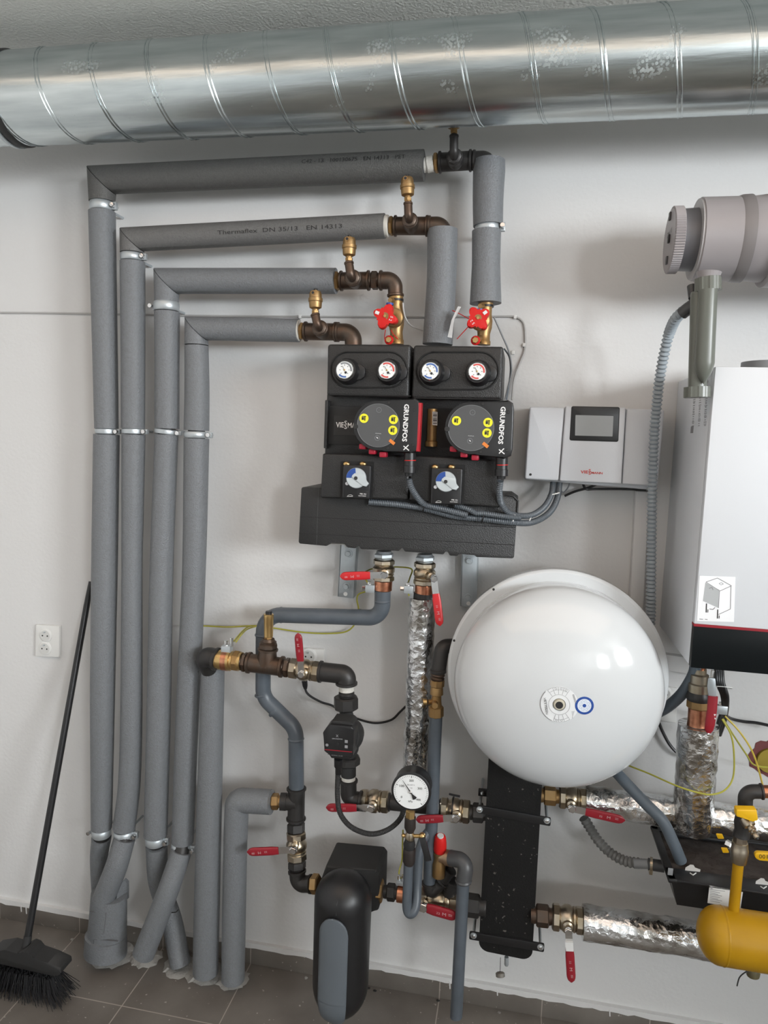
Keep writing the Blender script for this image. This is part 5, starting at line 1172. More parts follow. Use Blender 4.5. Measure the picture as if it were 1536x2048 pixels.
foiltube([(1165, 1844, DL), (1260, 1858, DL), (1360, 1874, DL), (1450, 1889, DL), (1950, 1965, DL)], 66, None, 'foil_pipe', 'foil wrapped pipe running low along the wall and behind the thick yellow gas pipe', sd=6)

# tall drain line, gauge assembly
tl = thing('makeup_pipe', P(860, 1770, .19), 'tall slim slate pipe right of the foil pipe, with brass valve at its top', 'pipe')
DQ = .19
pts, R = path([(872, 1432, 26), (868, 1520, 26), (865, 1620, 25), (860, 1700, 25), (859, 1768, 25)], DQ); MB().sweep(pts, R, 24).build('pipe', PVC, tl)
pts = fillet([P(906, 1292, DQ-.04), P(884, 1293, DQ-.02), P(876, 1345, DQ)], .02, 8)
mb = MB(); mb.sweep(pts, M(878, 1310, DQ, 15), 24); collar(mb, P(876, 1338, DQ), P(876, 1346, DQ), M(876, 1340, DQ, 15)); mb.build('top_elbow', IROND, tl)
MB().lathe(P(876, 1345, DQ), P(874, 1360, DQ), [(0, .018), (.3, .02), (.5, .016), (.7, .02), (1, .018)], 20).build('nipple', IRON, tl)
MB().hex(P(875, 1358, DQ), P(874, 1373, DQ), M(874, 1365, DQ, 13.5), 8).build('valve_nut', BRASS, tl)
MB().lathe(P(874, 1372, DQ), P(872, 1412, DQ), [(0, .014), (.1, .017), (.4, .018), (.45, .013), (.75, .014), (1, .016)], 20).build('valve_body', BRASS, tl)
MB().hex(P(872, 1412, DQ), P(872, 1433, DQ), M(872, 1420, DQ, 14.5), 8).build('lower_nut', BRASS, tl)
MB().cyl(P(872, 1403, DQ), P(856, 1404, DQ+.01), .007, 14).build('side_port', BRASS, tl); MB().cyl(P(854, 1404, DQ+.01), P(846, 1404, DQ+.012), .0085, 16, .001).build('port_cap', BRASSY, tl)
MB().cyl(P(870, 1406, DQ+.01), P(870, 1412, DQ+.035), .0085, 16, .001).build('spindle', BRASS, tl)
elbow(P(859, 1764, DQ), P(859, 1786, DQ), P(885, 1760, DQ-.01), M(859, 1780, DQ, 14.5), 'dark iron elbow at the foot of the tall slim pipe', IROND, bend=.9)
tag(run(P(880, 1765, DQ-.01), P(899, 1737, DQ-.01), M(890, 1750, DQ, 15), 'pipe_connector', IROND, ''), 'short dark connector slanting up to the safety valve', 'fitting')
elbow(P(896, 1806, DL), P(900, 1775, DL), P(905, 1760, DL), M(900, 1790, DL, 15), 'dark iron riser between the lower valve and the safety valve', IROND)
sv = thing('safety_valve', P(885, 1735, .2), 'brass safety valve with a red cap behind the slate pipe', 'safety valve')
MB().lathe(P(879, 1704, .2), P(877, 1752, .2), [(0, .016), (.3, .014), (.5, .018), (1, .018)], 22).build('body', BRASS, sv)
MB().lathe(P(880, 1712, .2), P(906, 1718, .205), [(0, .017), (.4, .017), (.42, .021), (1, .021)], 22).build('outlet', mat('brass_pale', (.42, .30, .20), .4, .9), sv)
MB().lathe(P(880, 1704, .2), P(881, 1671, .205), [(0, M(880, 1690, .2, 11)), (.15, M(880, 1690, .2, 13)), (.6, M(880, 1690, .2, 12.5)), (.9, M(880, 1690, .2, 11)), (1, M(880, 1690, .2, 9))], 24).build('red_cap', RED, sv)
c = P(881, 1673, .205+.004); MB().lathe(c+Vector((0, .0, -.001)), c+Vector((0, -.001, .004)), [(0, .009), (1, .009)], 16).build('cap_disc', PAPER, sv)
dr = thing('drain_pipe', P(913, 2035, .25), 'slate drain pipe from the safety valve ending in a slanted cut', 'pipe')
elb = fillet([P(901, 1716, .22), P(933, 1722, .24), P(927, 1764, .25)], .035, 9)
MB().sweep(elb, M(925, 1730, .24, 15.5), 26).build('elbow', GREYP, dr)
MB().lathe(P(927, 1758, .25), P(927, 1764, .25), [(0, M(925, 1730, .24, 15.5)), (.5, M(925, 1730, .24, 17)), (1, M(925, 1730, .24, 15.5))], 26).build('socket_bead', GREYP, dr)
MB().sweep([P(926.5, 1762, .25), P(912.5, 2033, .25)], M(920, 1900, .25, 12.3), 26, n1=Vector((.15, 0, -1)).normalized()).build('pipe', PVC, dr)
# gauge
DG = .30
g0, gr = P(822, 1583.5, DG), M(822, 1583, DG, 36.5)
pg = thing('pressure_gauge', P(820, 1640, DG-.03), 'round black pressure gauge with white dial marked 100 to 400 kPa', 'gauge')
axg = Vector((0, -1, .0))
MB().lathe(g0+Vector((0, .055, 0)), g0, [(0, gr*.98), (.1, gr*1.04), (.75, gr*1.04), (.8, gr*1.1), (.96, gr*1.1), (1, gr*1.0)], 56).build('case', BLACKP, pg)
dlf = MB().lathe(g0-Vector((0, .0002, 0)), g0-Vector((0, .0012, 0)), [(0, gr*.97), (1, gr*.97)], 56).build('dial', CREAM, pg)
fg = g0-Vector((0, .0016, 0)); mb = MB()
for k in range(41):
    a = math.radians(225-k*6.75); u = Vector((math.cos(a), 0, math.sin(a))); big = k % 10 == 0; mid = k % 5 == 0
    mb.bar(fg+u*gr*(.80 if big else (.84 if mid else .86)), fg+u*gr*.93, .0014 if big else .0007, .0003)
mb.build('scale', INK, dlf)
for s_, px, py, w_ in (('100', 804, 1574, 9), ('200', 823, 1563, 9), ('300', 840, 1579, 9), ('400', 837, 1601.5, 9), ('0', 803, 1596, 3), ('kPa', 821, 1604.5, 8), ('EN 837-1', 822, 1571, 14), ('1.6', 822.5, 1577, 4)):
    text('dial_text', s_, (px-w_/2, py-.2), (px+w_/2, py+.3), DG+.0016, INKG if w_ in (14, 4) else INK, dlf, 1.0)
a = math.radians(127); u = Vector((math.cos(a), 0, math.sin(a))); vv = Vector((-u.z, 0, u.x)); fn = fg-Vector((0, .003, 0))
MB().prism([fn-u*gr*.14+vv*gr*.035, fn-u*gr*.40+vv*gr*.13, fn-u*gr*.44, fn-u*gr*.40-vv*gr*.13, fn-u*gr*.14-vv*gr*.035, fn+u*gr*.80-vv*gr*.006, fn+u*gr*.80+vv*gr*.006], .0006).build('needle', INK, dlf)
MB().ball(fn, gr*.085, 12, (1, .6, 1)).build('hub', CHROME, dlf)
DGs = DG-.03
MB().hex(P(821, 1620, DGs), P(820.5, 1635, DGs), .0125).build('stem_nut', BRASSY, pg)
MB().lathe(P(820.5, 1634, DGs), P(820, 1664, DGs), [(0, .015), (.7, .0155), (1, .010)], 20).build('upper_sleeve', mat('sleeve_brown_black', (.03, .024, .022), .45), pg)
gc = thing('gauge_cock', P(819, 1680, DGs), 'three way gauge cock with brass arm and black lever below the pressure gauge', 'valve')
MB().lathe(P(820, 1662, DGs), P(819, 1690, DGs), [(0, .009), (.3, .013), (.7, .013), (1, .010)], 18).build('body', NICKEL, gc)
MB().cyl(P(820, 1672, DGs), P(844, 1672, DGs), .005, 14).build('brass_arm', BRASSY, gc); MB().ball(P(844.5, 1672, DGs), .0095, 14).build('brass_knob', BRASSY, gc)
MB().ball(P(807, 1671, DGs), .006, 12).build('brass_screw', BRASSY, gc)
MB().bar(P(844, 1675, DGs+.008), P(857, 1722, DGs+.02), .017, .007, bev=.002).build('black_lever', BLACKP, gc)
MB().lathe(P(820, 1679, DGs+.006), P(818, 1698, DGs), [(0, .012), (.5, .0165), (1, .014)], 18).build('black_nut', BLACKM, gc)
MB().lathe(P(819, 1696, DGs), P(817.5, 1730, DGs), [(0, .0155), (.1, .0165), (.8, .0165), (1, .012)], 20).build('lower_sleeve', bpy.data.materials['sleeve_brown_black'], gc)
ut = [P(817, 1726, DGs), P(815.5, 1770, DGs), P(814, 1812, DGs), P(818, 1826, DGs), P(826, 1824, DGs), (P(832, 1808, DGs-.01)), P(834, 1770, DGs-.03), P(838, 1710, DGs-.05), P(846, 1680, DGs-.065), P(860, 1660, DGs-.08)]
tag(MB().sweep(smooth(ut, 7), M(816, 1780, DGs, 9.6), 22).build('siphon_tube', PVC), 'slate grey tube bent in a tight U below the gauge cock', 'tube')

# ------------------------------------------------------------------ right side: boiler pipe, neutraliser, gas
DBp = .2
b_ = lambda px, py, d=DBp: P(px, py, d)
bz = thing('boiler_valve', b_(1395, 1440), 'brass boiler valve with dark red lever hanging down on the upright foil pipe', 'valve')
MB().lathe(b_(1400, 1338), b_(1398, 1383), [(0, .016), (.2, .016), (.25, .022), (.6, .022), (.65, .026), (1, .026)], 22).build('stub', NICKEL, bz)
MB().cyl(b_(1404, 1330), b_(1403, 1352), .008, 12).build('copper_tail', COPPER, bz)
MB().lathe(b_(1398, 1381), b_(1397, 1400), [(0, .024), (.3, .028), (.8, .03), (1, .028)], 22).build('dark_nut', IROND, bz)
MB().hex(b_(1397, 1398), b_(1396, 1416), M(1396, 1405, DBp, 21), 8).build('brass_nut', BRASS, bz)
MB().lathe(b_(1396, 1414), b_(1395, 1450), [(0, M(1396, 1405, DBp, 18)), (.8, M(1396, 1405, DBp, 19)), (1, M(1396, 1405, DBp, 20))], 28).build('coupling', COPPER, bz)
lv = MB().prism(tr([(1417, 1356), (1431, 1357), (1432, 1373), (1433, 1394), (1417, 1393), (1415, 1372)], DBp+.055, .003, 2), .004, .001).build('lever', ZINC, bz)
g_ = MB(); pts = [P(1426, 1392, DBp+.055), P(1424, 1420, DBp+.057), P(1420, 1448, DBp+.06), P(1418, 1459, DBp+.06), P(1417.5, 1466, DBp+.06)]; rg_ = [M(1424, 1420, .25, 9.5)]*3+[M(1424, 1420, .25, 8.5), M(1424, 1420, .25, 4)]
gp_ = g_.sweep(pts, rg_, 20, shape=lambda a: (.45*math.cos(a), math.sin(a))); gp_ = g_.build('grip', DRED, lv)
text('grip_mark', '22', P(1428, 1411, DBp+.0615), P(1422, 1417, DBp+.0615), 0, INKW, gp_, .9) if False else None
text('grip_mark', 'M', P(1421, 1428, DBp+.0622), P(1421, 1438, DBp+.0622)+Vector((0, 0, 0)), 0, INKW, gp_, .9, nrm=Vector((0, -1, 0)))
hz = thing('boiler_hose', P(1318, 1425, .1), 'smooth blue grey hose curving from under the boiler behind the white vessel', 'hose')
hp_ = smooth([P(1392, 1330, .2), P(1386, 1352, .19), P(1366, 1385, .17), P(1340, 1410, .14), (P(1316, 1425, .11)), P(1270, 1450, .09), P(1225, 1490, .10), P(1225, 1532, .16), P(1243, 1556, .22), P(1291, 1607, .25), P(1325, 1642, .26), P(1346, 1684, .26), P(1362, 1722, .25)], 8)
MB().sweep(hp_, .0145, 22).build('hose', HOSE, hz)
hose([(1168, 1636, .12), (1180, 1656, .12), (1197, 1682, .13), (1220, 1705, .14), (1250, 1722, .16), (1283, 1727, .18)], 10.5, 'short grey ribbed hose sagging to the black tray', mat('ribbed_hose_grey', (.14, .14, .135), .5), .011, .0035)
nz = thing('hose_spigot', P(1300, 1728, .18), 'grey spigot and clamp joining the ribbed hose to the black tray', 'hose fitting')
MB().cyl(P(1268, 1727, .18), P(1296, 1728, .185), .0125, 18).build('cuff', MIDG, nz); MB().cyl(P(1296, 1728, .185), P(1328, 1733, .19), .015, 18).build('spigot', GREYP, nz)
MB().lathe(P(1300, 1728, .185), P(1305, 1729, .186), [(0, .018), (1, .018)], 20).build('clamp', NICKEL, nz); e = P(1301, 1740, .19); MB().box(e-Vector((.004, .01, .008)), e+Vector((.004, .01, .012)), .001).build('clamp_screw', NICKEL, nz)
# neutraliser tray
zt = P(1340, 1757, .33).z; TX0 = P(1340, 1757, .33).x; TX1 = TX0+.62; y1_, y0_ = -.33, -.09; zb = P(1343, 1808, .30).z
zr = PF(1318, 1662, zt).y
nt_ = thing('neutraliser_tray', ((TX0+TX1)/2, -.2, zb), 'long black condensate neutraliser tray filled with brown grit', 'tray')
def quadbox(mb, x0, x1, ya, yb, za, zb_, ins=.0):
    """box whose bottom is inset"""
    top = [Vector((x0, ya, za)), Vector((x1, ya, za)), Vector((x1, yb, za)), Vector((x0, yb, za))]; bot = [Vector((x0+ins, ya+ins, zb_)), Vector((x1-ins, ya+ins, zb_)), Vector((x1-ins, yb-ins, zb_)), Vector((x0+ins, yb-ins, zb_))]
    a, b = mb.ring(top), mb.ring(bot); mb.bridge(a, b); mb.bm.faces.new(a); mb.bm.faces.new(b)
mb = MB(); quadbox(mb, TX0+.006, TX1, y1_+.008, y0_, zt-.012, zb, .022); tub = mb.build('tub', mat('tray_black', (.010, .010, .011), .4, bump=(25, .3)), nt_)
TB = bpy.data.materials['tray_black']
mb = MB(); w_ = .016
for q in ((TX0-.004, TX1, y1_-.002, y1_+.05), (TX0-.004, TX1, y0_-w_, y0_+.004), (TX0-.004, TX0+w_, y1_-.004, y0_+.004), (TX1-w_, TX1, y1_-.004, y0_+.004)): mb.box((q[0], q[2], zt-.010), (q[1], q[3], zt), .003)
mb.build('rim', TB, nt_)
MB().box((TX0+.012, y1_+.03, zt-.014), (TX1-.01, y0_-.014, zt-.005), .001).build('grit', FLOORD, nt_)
MB().box((TX0+.03, y0_-.035, zt-.004), (TX0+.2, y0_-.025, zt+.004), .002).build('lid_ridge', TB, nt_)
yl = y1_-.0005
def tray_pt(px, py, dd): return P(px, py, dd)
lb_ = MB().prism([P(1419, 1771, .332), P(1486, 1783, .332), P(1481, 1818, .332), P(1415, 1806, .332)], .001).build('rating_label', PAPER, nt_)
mb = MB()
for i in range(8): mb.bar(P(1420, 1779+i*3.2, .3325), P(1420+(24 if i else 30)-(i % 3)*4, 1779.6+i*3.2+3, .3325), .0012, .0003)
mb.lathe(P(1423, 1775, .3325), P(1423, 1775, .3335), [(0, .003), (1, .003)], 12); mb.build('label_lines', INKG, lb_)
for ax_, ay_ in ((1387, 1735), (1528, 1762)):
    o = [(ax_-16, ay_), (ax_-6, ay_-6), (ax_, ay_-5), (ax_+3, ay_), (ax_+14, ay_+4), (ax_+13, ay_+8), (ax_-17, ay_+5)]
    MB().prism([PF(x, y, zt+.0012) for x, y in o], Vector((0, 0, -.001))).build('arrow_mark', PAPER, nt_)
    MB().sweep([PF(ax_-7, ay_+11, zt+.001), PF(ax_-1, ay_+15, zt+.001), PF(ax_+5, ay_+11, zt+.001)], .0014, 6).build('arrow_mark', PAPER, nt_)
e = P(1341, 1743, .337); MB().box(e-Vector((.006, 0, .01)), e+Vector((.006, .002, .008)), .001).build('grey_clip', MIDG, nt_)
for x, y in ((1440, 1673), (1450, 1701)):
    c = P(x, y, .26 if y > 1690 else .20); tag(MB().prism(tr([(x-8, y-5), (x+5, y-4), (x+9, y+5), (x-4, y+5)], -c.y, .002, 2), .004, .001).build('yellow_clip', YPLAS), ('upper' if y < 1690 else 'lower')+' yellow plastic clip left of the gas valve', 'clip', 'yellow clips over the tray')
cc = thing('pipe_fastener', P(1456, 1690, .24), 'shiny zinc fastener between the two yellow clips', 'fastener')
MB().hex(P(1452, 1686, .24), P(1464, 1692, .25), .009).build('nut', CHROME, cc); MB().cyl(P(1462, 1694, .25), P(1466, 1704, .25), .008, 14).build('bolt', ZINC, cc)
# gas line
DGa = .42
gy = thing('gas_cylinder_pipe', P(1500, 1930, .36), 'thick yellow gas pipe with a rounded end and a slim upright', 'gas pipe')
gA, gB = P(1394, 1863, DGa), P(2000, 1912, DGa); gB = Vector((gB.x, gA.y, gA.z+(P(1536, 1889, DGa).z-gA.z)*.9)); rG = M(1450, 1875, DGa, 54); Lg = (gB-gA).length
pr = [((1-math.cos(a))*rG*.75/Lg, rG*math.sin(a)) for a in [PI/2*k/12 for k in range(13)]]+[(1, rG)]
MB().lathe(gA, gB, pr, 56).build('gas_header', YGAS, gy)
MB().lathe(gA+(gB-gA).normalized()*rG*.82, gA+(gB-gA).normalized()*(rG*.82+.006), [(0, rG), (.5, rG+.0012), (1, rG)], 56).build('weld_seam', YGAS, gy)
MB().sweep([P(1477, 1722, DGa-.01), P(1466, 1835, DGa-.01)], M(1472, 1780, DGa, 10.2), 26).build('upright', YGAS, gy)
MB().lathe(P(1467, 1826, DGa-.01), P(1466, 1838, DGa-.01), [(0, M(1472, 1780, DGa, 10.4)), (.8, M(1472, 1780, DGa, 13)), (1, M(1472, 1780, DGa, 13))], 26).build('weld_collar', YGAS, gy)
gv = thing('gas_valve', P(1479, 1722, DGa-.01), 'gas valve with yellow lever on top of the slim yellow upright', 'valve')
dg2 = DGa-.01
MB().hex(P(1481, 1670, dg2), P(1480, 1685, dg2), M(1480, 1680, dg2, 12.5), 8).build('top_nut', NICKEL, gv)
MB().lathe(P(1480, 1684, dg2), P(1478, 1724, dg2), [(0, .0165), (.3, .0175), (.35, .0185), (.8, .0185), (1, .0165)], 24).build('body', NICKEL, gv)
MB().lathe(P(1487, 1630, dg2), P(1482, 1672, dg2), [(0, .016), (.4, .018), (.7, .015), (1, .018)], 20).build('dark_union', IROND, gv)
MB().prism(tr([(1473, 1619), (1514, 1620), (1517, 1641), (1505, 1645), (1500, 1641), (1473, 1634)], DGa+.04, .003, 2), .018, .003, 2).build('yellow_lever', YPLAS, gv)
MB().lathe(P(1491, 1637, DGa+.01), P(1514, 1676, DGa+.04), [(0, .014), (.2, .015), (.4, .013), (.45, .008), (.6, .009), (.65, .006), (.75, .0075), (.8, .005), (.9, .0065), (1, .0055)], 20).build('hose_nozzle', NICKEL, gv)
c = P(1514.3, 1676.5, DGa+.0402); MB().ball(c, .0035, 8).build('nozzle_hole', INK, gv)
elbow(P(1490, 1634, dg2), P(1491, 1583, dg2), P(1526, 1583, dg2), M(1495, 1590, dg2, 14.5), 'black iron elbow on the gas line at the right edge', IROND, bend=1.25)
tag(MB().cyl(P(1524, 1583, dg2), P(1580, 1584, dg2), .014, 20).build('copper_pipe', COPPER), 'copper pipe leaving the frame right of the black gas elbow', 'pipe')
yt = thing('yellow_key', P(1525, 1712, .30), 'yellow plastic key lying over the black tray at the right edge', 'key')
MB().prism(tr([(1508, 1704), (1600, 1710), (1600, 1728), (1512, 1720)], .345, .010, 5), .008, .002).build('blade', YPLAS, yt)
text('lettering', '100', (1535, 1709.5), (1518, 1708.5), .345, INK, yt, 1)
gw = thing('gas_bottom_plug', P(1506, 1946, .36), 'brown plug with black wire under the yellow gas pipe', 'plug')
MB().lathe(P(1506, 1936, .36), P(1506, 1951, .36), [(0, .012), (.4, .016), (1, .014)], 18).build('plug', mat('olive_brown', (.12, .10, .05), .5), gw)
MB().sweep(smooth([P(1502, 1940, .37), P(1490, 1945, .38), P(1479, 1955, .38), P(1474, 1972, .38)], 6), .0015, 6).build('wire', INK, gw)
# wall hole with yellow sleeve
wh = thing('wall_sleeve', P(1536, 1520, 0), 'yellow plugged pipe sleeve in a reddish wall patch at the right edge', 'wall sleeve')
o = []; random.seed(9)
for k in range(24): a = 2*PI*k/24; o.append(P(1540, 1517, .0015)+Vector((math.cos(a), 0, math.sin(a)))*.056*random.uniform(.85, 1.1))
MB().prism(o, .001).build('red_patch', mat('red_primer', (.17, .05, .05), .8, bump=(60, .8)), wh)
c = P(1540, 1521, .003); MB().lathe(c+Vector((0, .002, 0)), c-Vector((0, .006, 0)), [(0, .035), (1, .034)], 32).build('sleeve_plug', mat('mustard', (.33, .24, .03), .5), wh)
# ------------------------------------------------------------------ earth wires, cables
WY = YGREEN
L1 = [(360, 1252), (409, 1252), (455, 1254), (495, 1252), (520, 1252), (560, 1258), (610, 1265), (660, 1267), (695, 1262), (713, 1242), (717, 1218), (714, 1200), (718, 1188), (738, 1181), (740, 1172)]
wire('earth_wire', L1, .022, .0024, WY, 'long yellow green earth wire along the wall behind the slate pipe', 'wire', 'yellow green earth wires')
wire('earth_wire', [(464, 1288, .17), (478, 1270, .12), (492, 1256, .05), (502, 1252, .025)], .1, .0022, WY, 'short yellow green wire rising from the brass union', 'wire', 'yellow green earth wires')
wire('earth_wire', [(472, 1284, .17), (484, 1268, .12), (500, 1256, .05), (540, 1248, .02)], .1, .0022, WY, 'second short yellow green wire beside the slim brass vent', 'wire', 'yellow green earth wires')
wire('earth_wire', [(738, 1170, .15), (728, 1150, .12), (738, 1140, .08), (760, 1135, .05), (795, 1134, .05), (823, 1138, .06), (820, 1155, .09), (815, 1172, .14), (818, 1192, .15)], .1, .0022, WY, 'yellow green wire looping between the two valves under the manifold', 'wire', 'yellow green earth wires')
wire('earth_wire', [(1250, 1526, .14), (1262, 1533, .16), (1300, 1548, .19), (1354, 1572, .235), (1395, 1585, .24), (1424, 1589, .24), (1450, 1580, .22), (1466, 1555, .2), (1468, 1510, .2), (1462, 1470, .2), (1444, 1438, .2)], .2, .0022, WY, 'yellow green wire sagging across the upright foil pipe', 'wire', 'yellow green earth wires')
wire('earth_wire', [(1446, 1438, .2), (1470, 1475, .15), (1492, 1508, .1), (1509, 1530, .06), (1550, 1536, .04)], .2, .0022, WY, 'yellow green wire running towards the yellow wall sleeve', 'wire', 'yellow green earth wires')
wire('earth_wire', [(1450, 1432, .2), (1478, 1462, .2), (1502, 1498, .22), (1516, 1535, .26), (1527, 1577, .34)], .2, .0022, mat('earth_wire_yellow', (.55, .42, .05), .45), 'yellow wire dropping to the black gas elbow', 'wire', 'yellow green earth wires')
wire('earth_wire', [(806, 1660, .12), (805, 1690, .12), (804, 1720, .13), (798, 1745, .15), (802, 1757, .165)], .12, .0022, WY, 'yellow green wire hanging behind the gauge down to the earth clamp', 'wire', 'yellow green earth wires')
for (x, y, d, lb) in ((740, 1176, .155, 'zinc earth clamp left of the copper coupling over the slate bend'), (817, 1178, .155, 'zinc earth clamp left of the copper coupling over the foil pipe'), (1442, 1418, .2, 'zinc earth clamp beside the boiler valve lever')):
    c = P(x, y, d); t = thing('earth_clamp', c, lb, 'earth clamp', 'zinc earth clamps'); MB().box(c-Vector((.012, .008, .012)), c+Vector((.014, .008, .010)), .002).build('block', ZINC, t); MB().hex(c+Vector((-.012, 0, 0)), c+Vector((-.022, 0, 0)), .006).build('screw', CHROME, t); MB().hex(c+Vector((-.002, 0, .008)), c+Vector((-.002, 0, .018)), .005).build('screw', CHROME, t)
wire('cable', [(1318, 1446, .02), (1326, 1465, .02), (1340, 1490, .02), (1358, 1508, .02), (1380, 1515, .02)], .02, .0045, BLACKP, 'black cable dropping from the socket beside the vessel', 'cable')
wire('cable', [(1446, 1426, .12), (1462, 1437, .06), (1487, 1443, .04), (1515, 1446, .04), (1560, 1456, .04)], .05, .0042, BLACKP, 'black cable running right from the boiler valve', 'cable')
bd = thing('cable_bundle', P(1450, 1440, .2), 'bundle of black cables hanging from the boiler beside the red lever', 'cables')
for i, off in enumerate((-6, -2, 2, 6)):
    MB().sweep(smooth([P(1438+off, 1338, .2), P(1440+off, 1365, .21), P(1449+off*.8, 1390, .2+.004*i), P(1450+off*.7, 1412, .2), P(1444+off, 1440, .16), P(1434+off, 1470, .1)], 6), .0048, 10).build('cable', BLACKP, bd)
q = [P(1446, 1375, .22)+Vector((math.cos(t)*.022, -math.sin(t)*.012, math.sin(t)*.006)) for t in [2*PI*k/20 for k in range(22)]]; MB().sweep(q, .0012, 6).build('cable_tie', WPLAS, bd)
MB().box(P(1427, 1350, .2)-Vector((.006, .004, .012)), P(1427, 1350, .2)+Vector((.006, .004, .012)), .001).build('white_plug', WPLAS, bd)
# grey sensor leads at the handwheels
WG = mat('cable_light_grey', (.42, .41, .40), .5)
wire('sensor_lead', [(806, 606, .13), (807, 620, .12), (811, 636, .1), (822, 651, .08), (846, 661, .06)], .1, .0022, mat('cable_white', (.6, .6, .6), .4), 'thin white sensor lead curving from the left brass valve', 'cable', 'thin sensor leads')
wire('sensor_lead', [(988, 634, .12), (1003, 668, .10), (1018, 704, .08), (1023, 740, .07), (1016, 775, .06), (1010, 800, .06)], .1, .0024, MIDG, 'dark grey sensor lead right of the right pump station', 'cable', 'thin sensor leads')
wire('sensor_lead', [(1008, 697, .07), (1019, 715, .07), (1021, 745, .065), (1017, 775, .06), (1013, 800, .06)], .1, .0022, HOSE, 'blue grey sensor lead hugging the right pump station', 'cable', 'thin sensor leads')
wl = thing('wall_cable', P(500, 630, .003), 'thin painted cable running level along the wall behind the foam pipes', 'cable')
pts = smooth([P(-60, 625, .004), P(90, 626, .004), P(190, 628, .004), P(360, 631, .004), P(560, 633, .004), P(760, 634, .004), P(880, 634, .004), P(1000, 633, .004), P(1030, 634, .004), P(1045, 643, .004), P(1050, 662, .004), P(1049, 700, .004), P(1040, 725, .006), P(1028, 760, .01), P(1024, 800, .02)], 6)
MB().sweep(pts, .0028, 8).build('cable', WG, wl)
for x, y in ((1030, 634), (1048, 690), (600, 633), (1026, 705)): e = P(x, y, .006); MB().box(e-Vector((.004, .003, .005)), e+Vector((.004, .005, .005)), .001).build('cable_clip', WPLAS, wl)
# trunking and sockets
MB().prism([P(1272, 982, .03), P(1298, 984, .03), P(1282, 1320, .03), P(1254, 1318, .03)], .0298, .002).build('cable_trunking', WPLAS); o = bpy.data.objects['cable_trunking']; o.data.materials[0] = WALL; tag(o, 'white upright cable trunking behind the long corrugated hose', 'trunking', 'white cable trunking')
MB().prism([P(1290, 1303, .025), P(1420, 1322, .025), P(1420, 1356, .025), P(1290, 1334, .025)], .0248, .002).build('cable_trunking', WALL); o = bpy.data.objects['cable_trunking.001']; tag(o, 'white level cable trunking between vessel and boiler', 'trunking', 'white cable trunking')
def socket(cs, plate, label, r, name='wall_socket', depth=.012):
    t = thing(name, P(plate[2][0], plate[2][1], 0), label, 'socket', 'white wall sockets')
    pl = MB().prism(tr(plate, depth, .003, 3), depth-.0005, .003).build('plate', WPLAS, t)
    for (cx, cy) in cs:
        c = P(cx, cy, depth+.004); rm = M(cx, cy, depth, r)
        MB().lathe(c+Vector((0, .004, 0)), c, [(0, rm*1.12), (.6, rm*1.1), (1, rm)], 32).build('ring', WPLAS, t)
        MB().lathe(c-Vector((0, .0001, 0)), c-Vector((0, .0006, 0)), [(0, rm*.84), (1, rm*.84)], 32).build('well', mat('socket_well', (.62, .62, .60), .4), t)
        for dx in (-.009, .009): MB().cyl(c+Vector((dx, 0, -.001)), c+Vector((dx, -.0012, -.001)), .0026, 10).build('pin_hole', INK, t)
        MB().cyl(c+Vector((0, 0, rm*.55)), c+Vector((0, -.006, rm*.55)), .0024, 10).build('earth_pin', ZINC, t)
    return t
socket([(90, 1271), (89, 1297)], [(71, 1250), (119, 1252), (118, 1315), (70, 1313)], 'white double wall socket beside the leaning broom', 12.5)
socket([(617, 1313)], [(604, 1297), (648, 1299), (647, 1345), (603, 1343)], 'white wall socket behind the upright dark red lever', 15)
socket([(1327, 1388)], [(1310, 1371), (1356, 1377), (1353, 1447), (1306, 1440)], 'white wall socket half hidden behind the white vessel', 15)

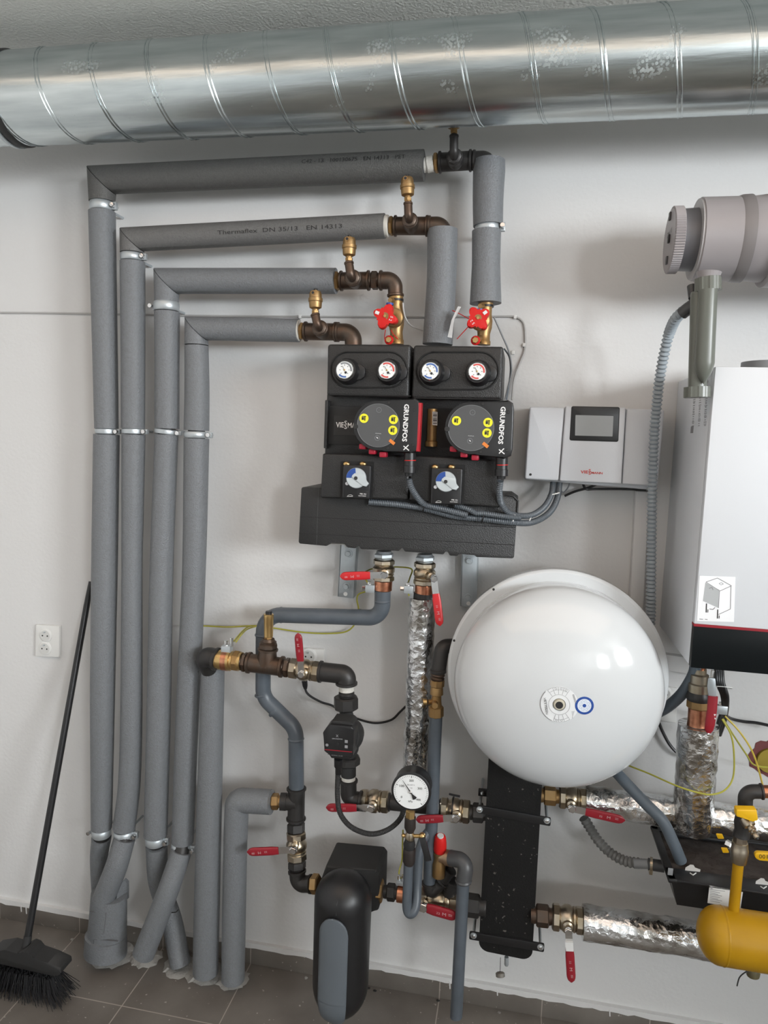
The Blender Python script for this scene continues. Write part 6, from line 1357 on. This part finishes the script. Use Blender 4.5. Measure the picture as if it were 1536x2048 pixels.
# ------------------------------------------------------------------ broom
hB = PF(66, 1985); yB = hB.y
br = thing('broom', (hB.x, yB, 0), 'black broom leaning against the wall at the left edge', 'broom')
dH = -yB
top = P(182, 1163, .02); hb_ = P(50, 1905, dH)
MB().sweep([hb_, hb_.lerp(top, .93), top], [M(50, 1900, dH, 7), M(180, 1200, .02, 6), M(180, 1170, .02, 4.5)], 18).build('handle', BLACKP, br)
MB().lathe(hb_+(hb_-top).normalized()*.01, hb_+(top-hb_).normalized()*.05, [(0, .02), (.5, .0125), (1, .0115)], 18).build('socket', BLACKM, br)
hx = [(-22, 1905), (10, 1900), (36, 1908), (48, 1902), (58, 1906), (66, 1916), (95, 1926), (120, 1938), (121, 1948), (112, 1953), (60, 1942), (-22, 1925)]
MB().prism(tr(hx, dH+.03, .006, 3), .055, .008, 3).build('head', BLACKM, br)
random.seed(11); mb = MB(); e0 = P(-20, 1926, dH); e1 = P(112, 1950, dH)
for i in range(620):
    t = random.random(); yy = random.uniform(-.026, .026); a = e0.lerp(e1, t)+Vector((0, yy, .002)); sp_ = (t-.45)*.09+random.uniform(-.012, .012)
    zb_ = .004 + (random.random()**3)*.012; L_ = a.z
    b = Vector((a.x+sp_, a.y+yy*1.0+random.uniform(-.01, .01), max(.002, zb_))); mid = a.lerp(b, .55)+Vector((sp_*-.12, yy*.1, 0))
    mb.sweep([a, mid, b], [.0016, .0013, .0008], 4)
bo_ = mb.build('bristles', BRIST, br); bo_['kind'] = 'stuff'
# loose dirt on the floor
random.seed(21); dirt = [(668, 2027, .006, INK, 'black crumb'), (685, 2020, .010, INK, 'dark shred'), (706, 2014, .007, GRAVEL, 'pale plaster crumb'), (737, 1977, .005, INK, 'dark crumb'), (876, 2002, .005, INK, 'black crumb'), (612, 1957, .006, GRAVEL, 'pale plaster crumb'), (145, 1880, .006, GRAVEL, 'pale plaster crumb'), (752, 1975, .005, INK, 'dark crumb'), (998, 2026, .005, GRAVEL, 'pale plaster crumb')]
wher = ['left below the dirt separator', 'right below the grey stripe of the dirt separator', 'to the right of the dirt separator foot', 'further right of the dirt separator', 'left of the drain pipe end', 'by the skirting left of the dirt separator', 'near the broom handle', 'closest to the skirting right of the dirt separator', 'on the tiles right of the drain pipe']
for (x, y, s, mt_, nm_), wh_ in zip(dirt, wher):
    c = PF(x, y); 
    if c.y > -.02: c.y = -.03
    mb = MB(); mb.ball(c+Vector((0, 0, s*.35)), s, 8, (1.2, .9, .4))
    for v in mb.bm.verts: v.co += Vector((random.uniform(-1, 1), random.uniform(-1, 1), random.uniform(-.2, .3)))*s*.25; v.co.z = max(v.co.z, 0)
    tag(mb.build('floor_crumb', mt_), nm_+' on the floor '+wh_, 'debris', 'loose crumbs on the floor')
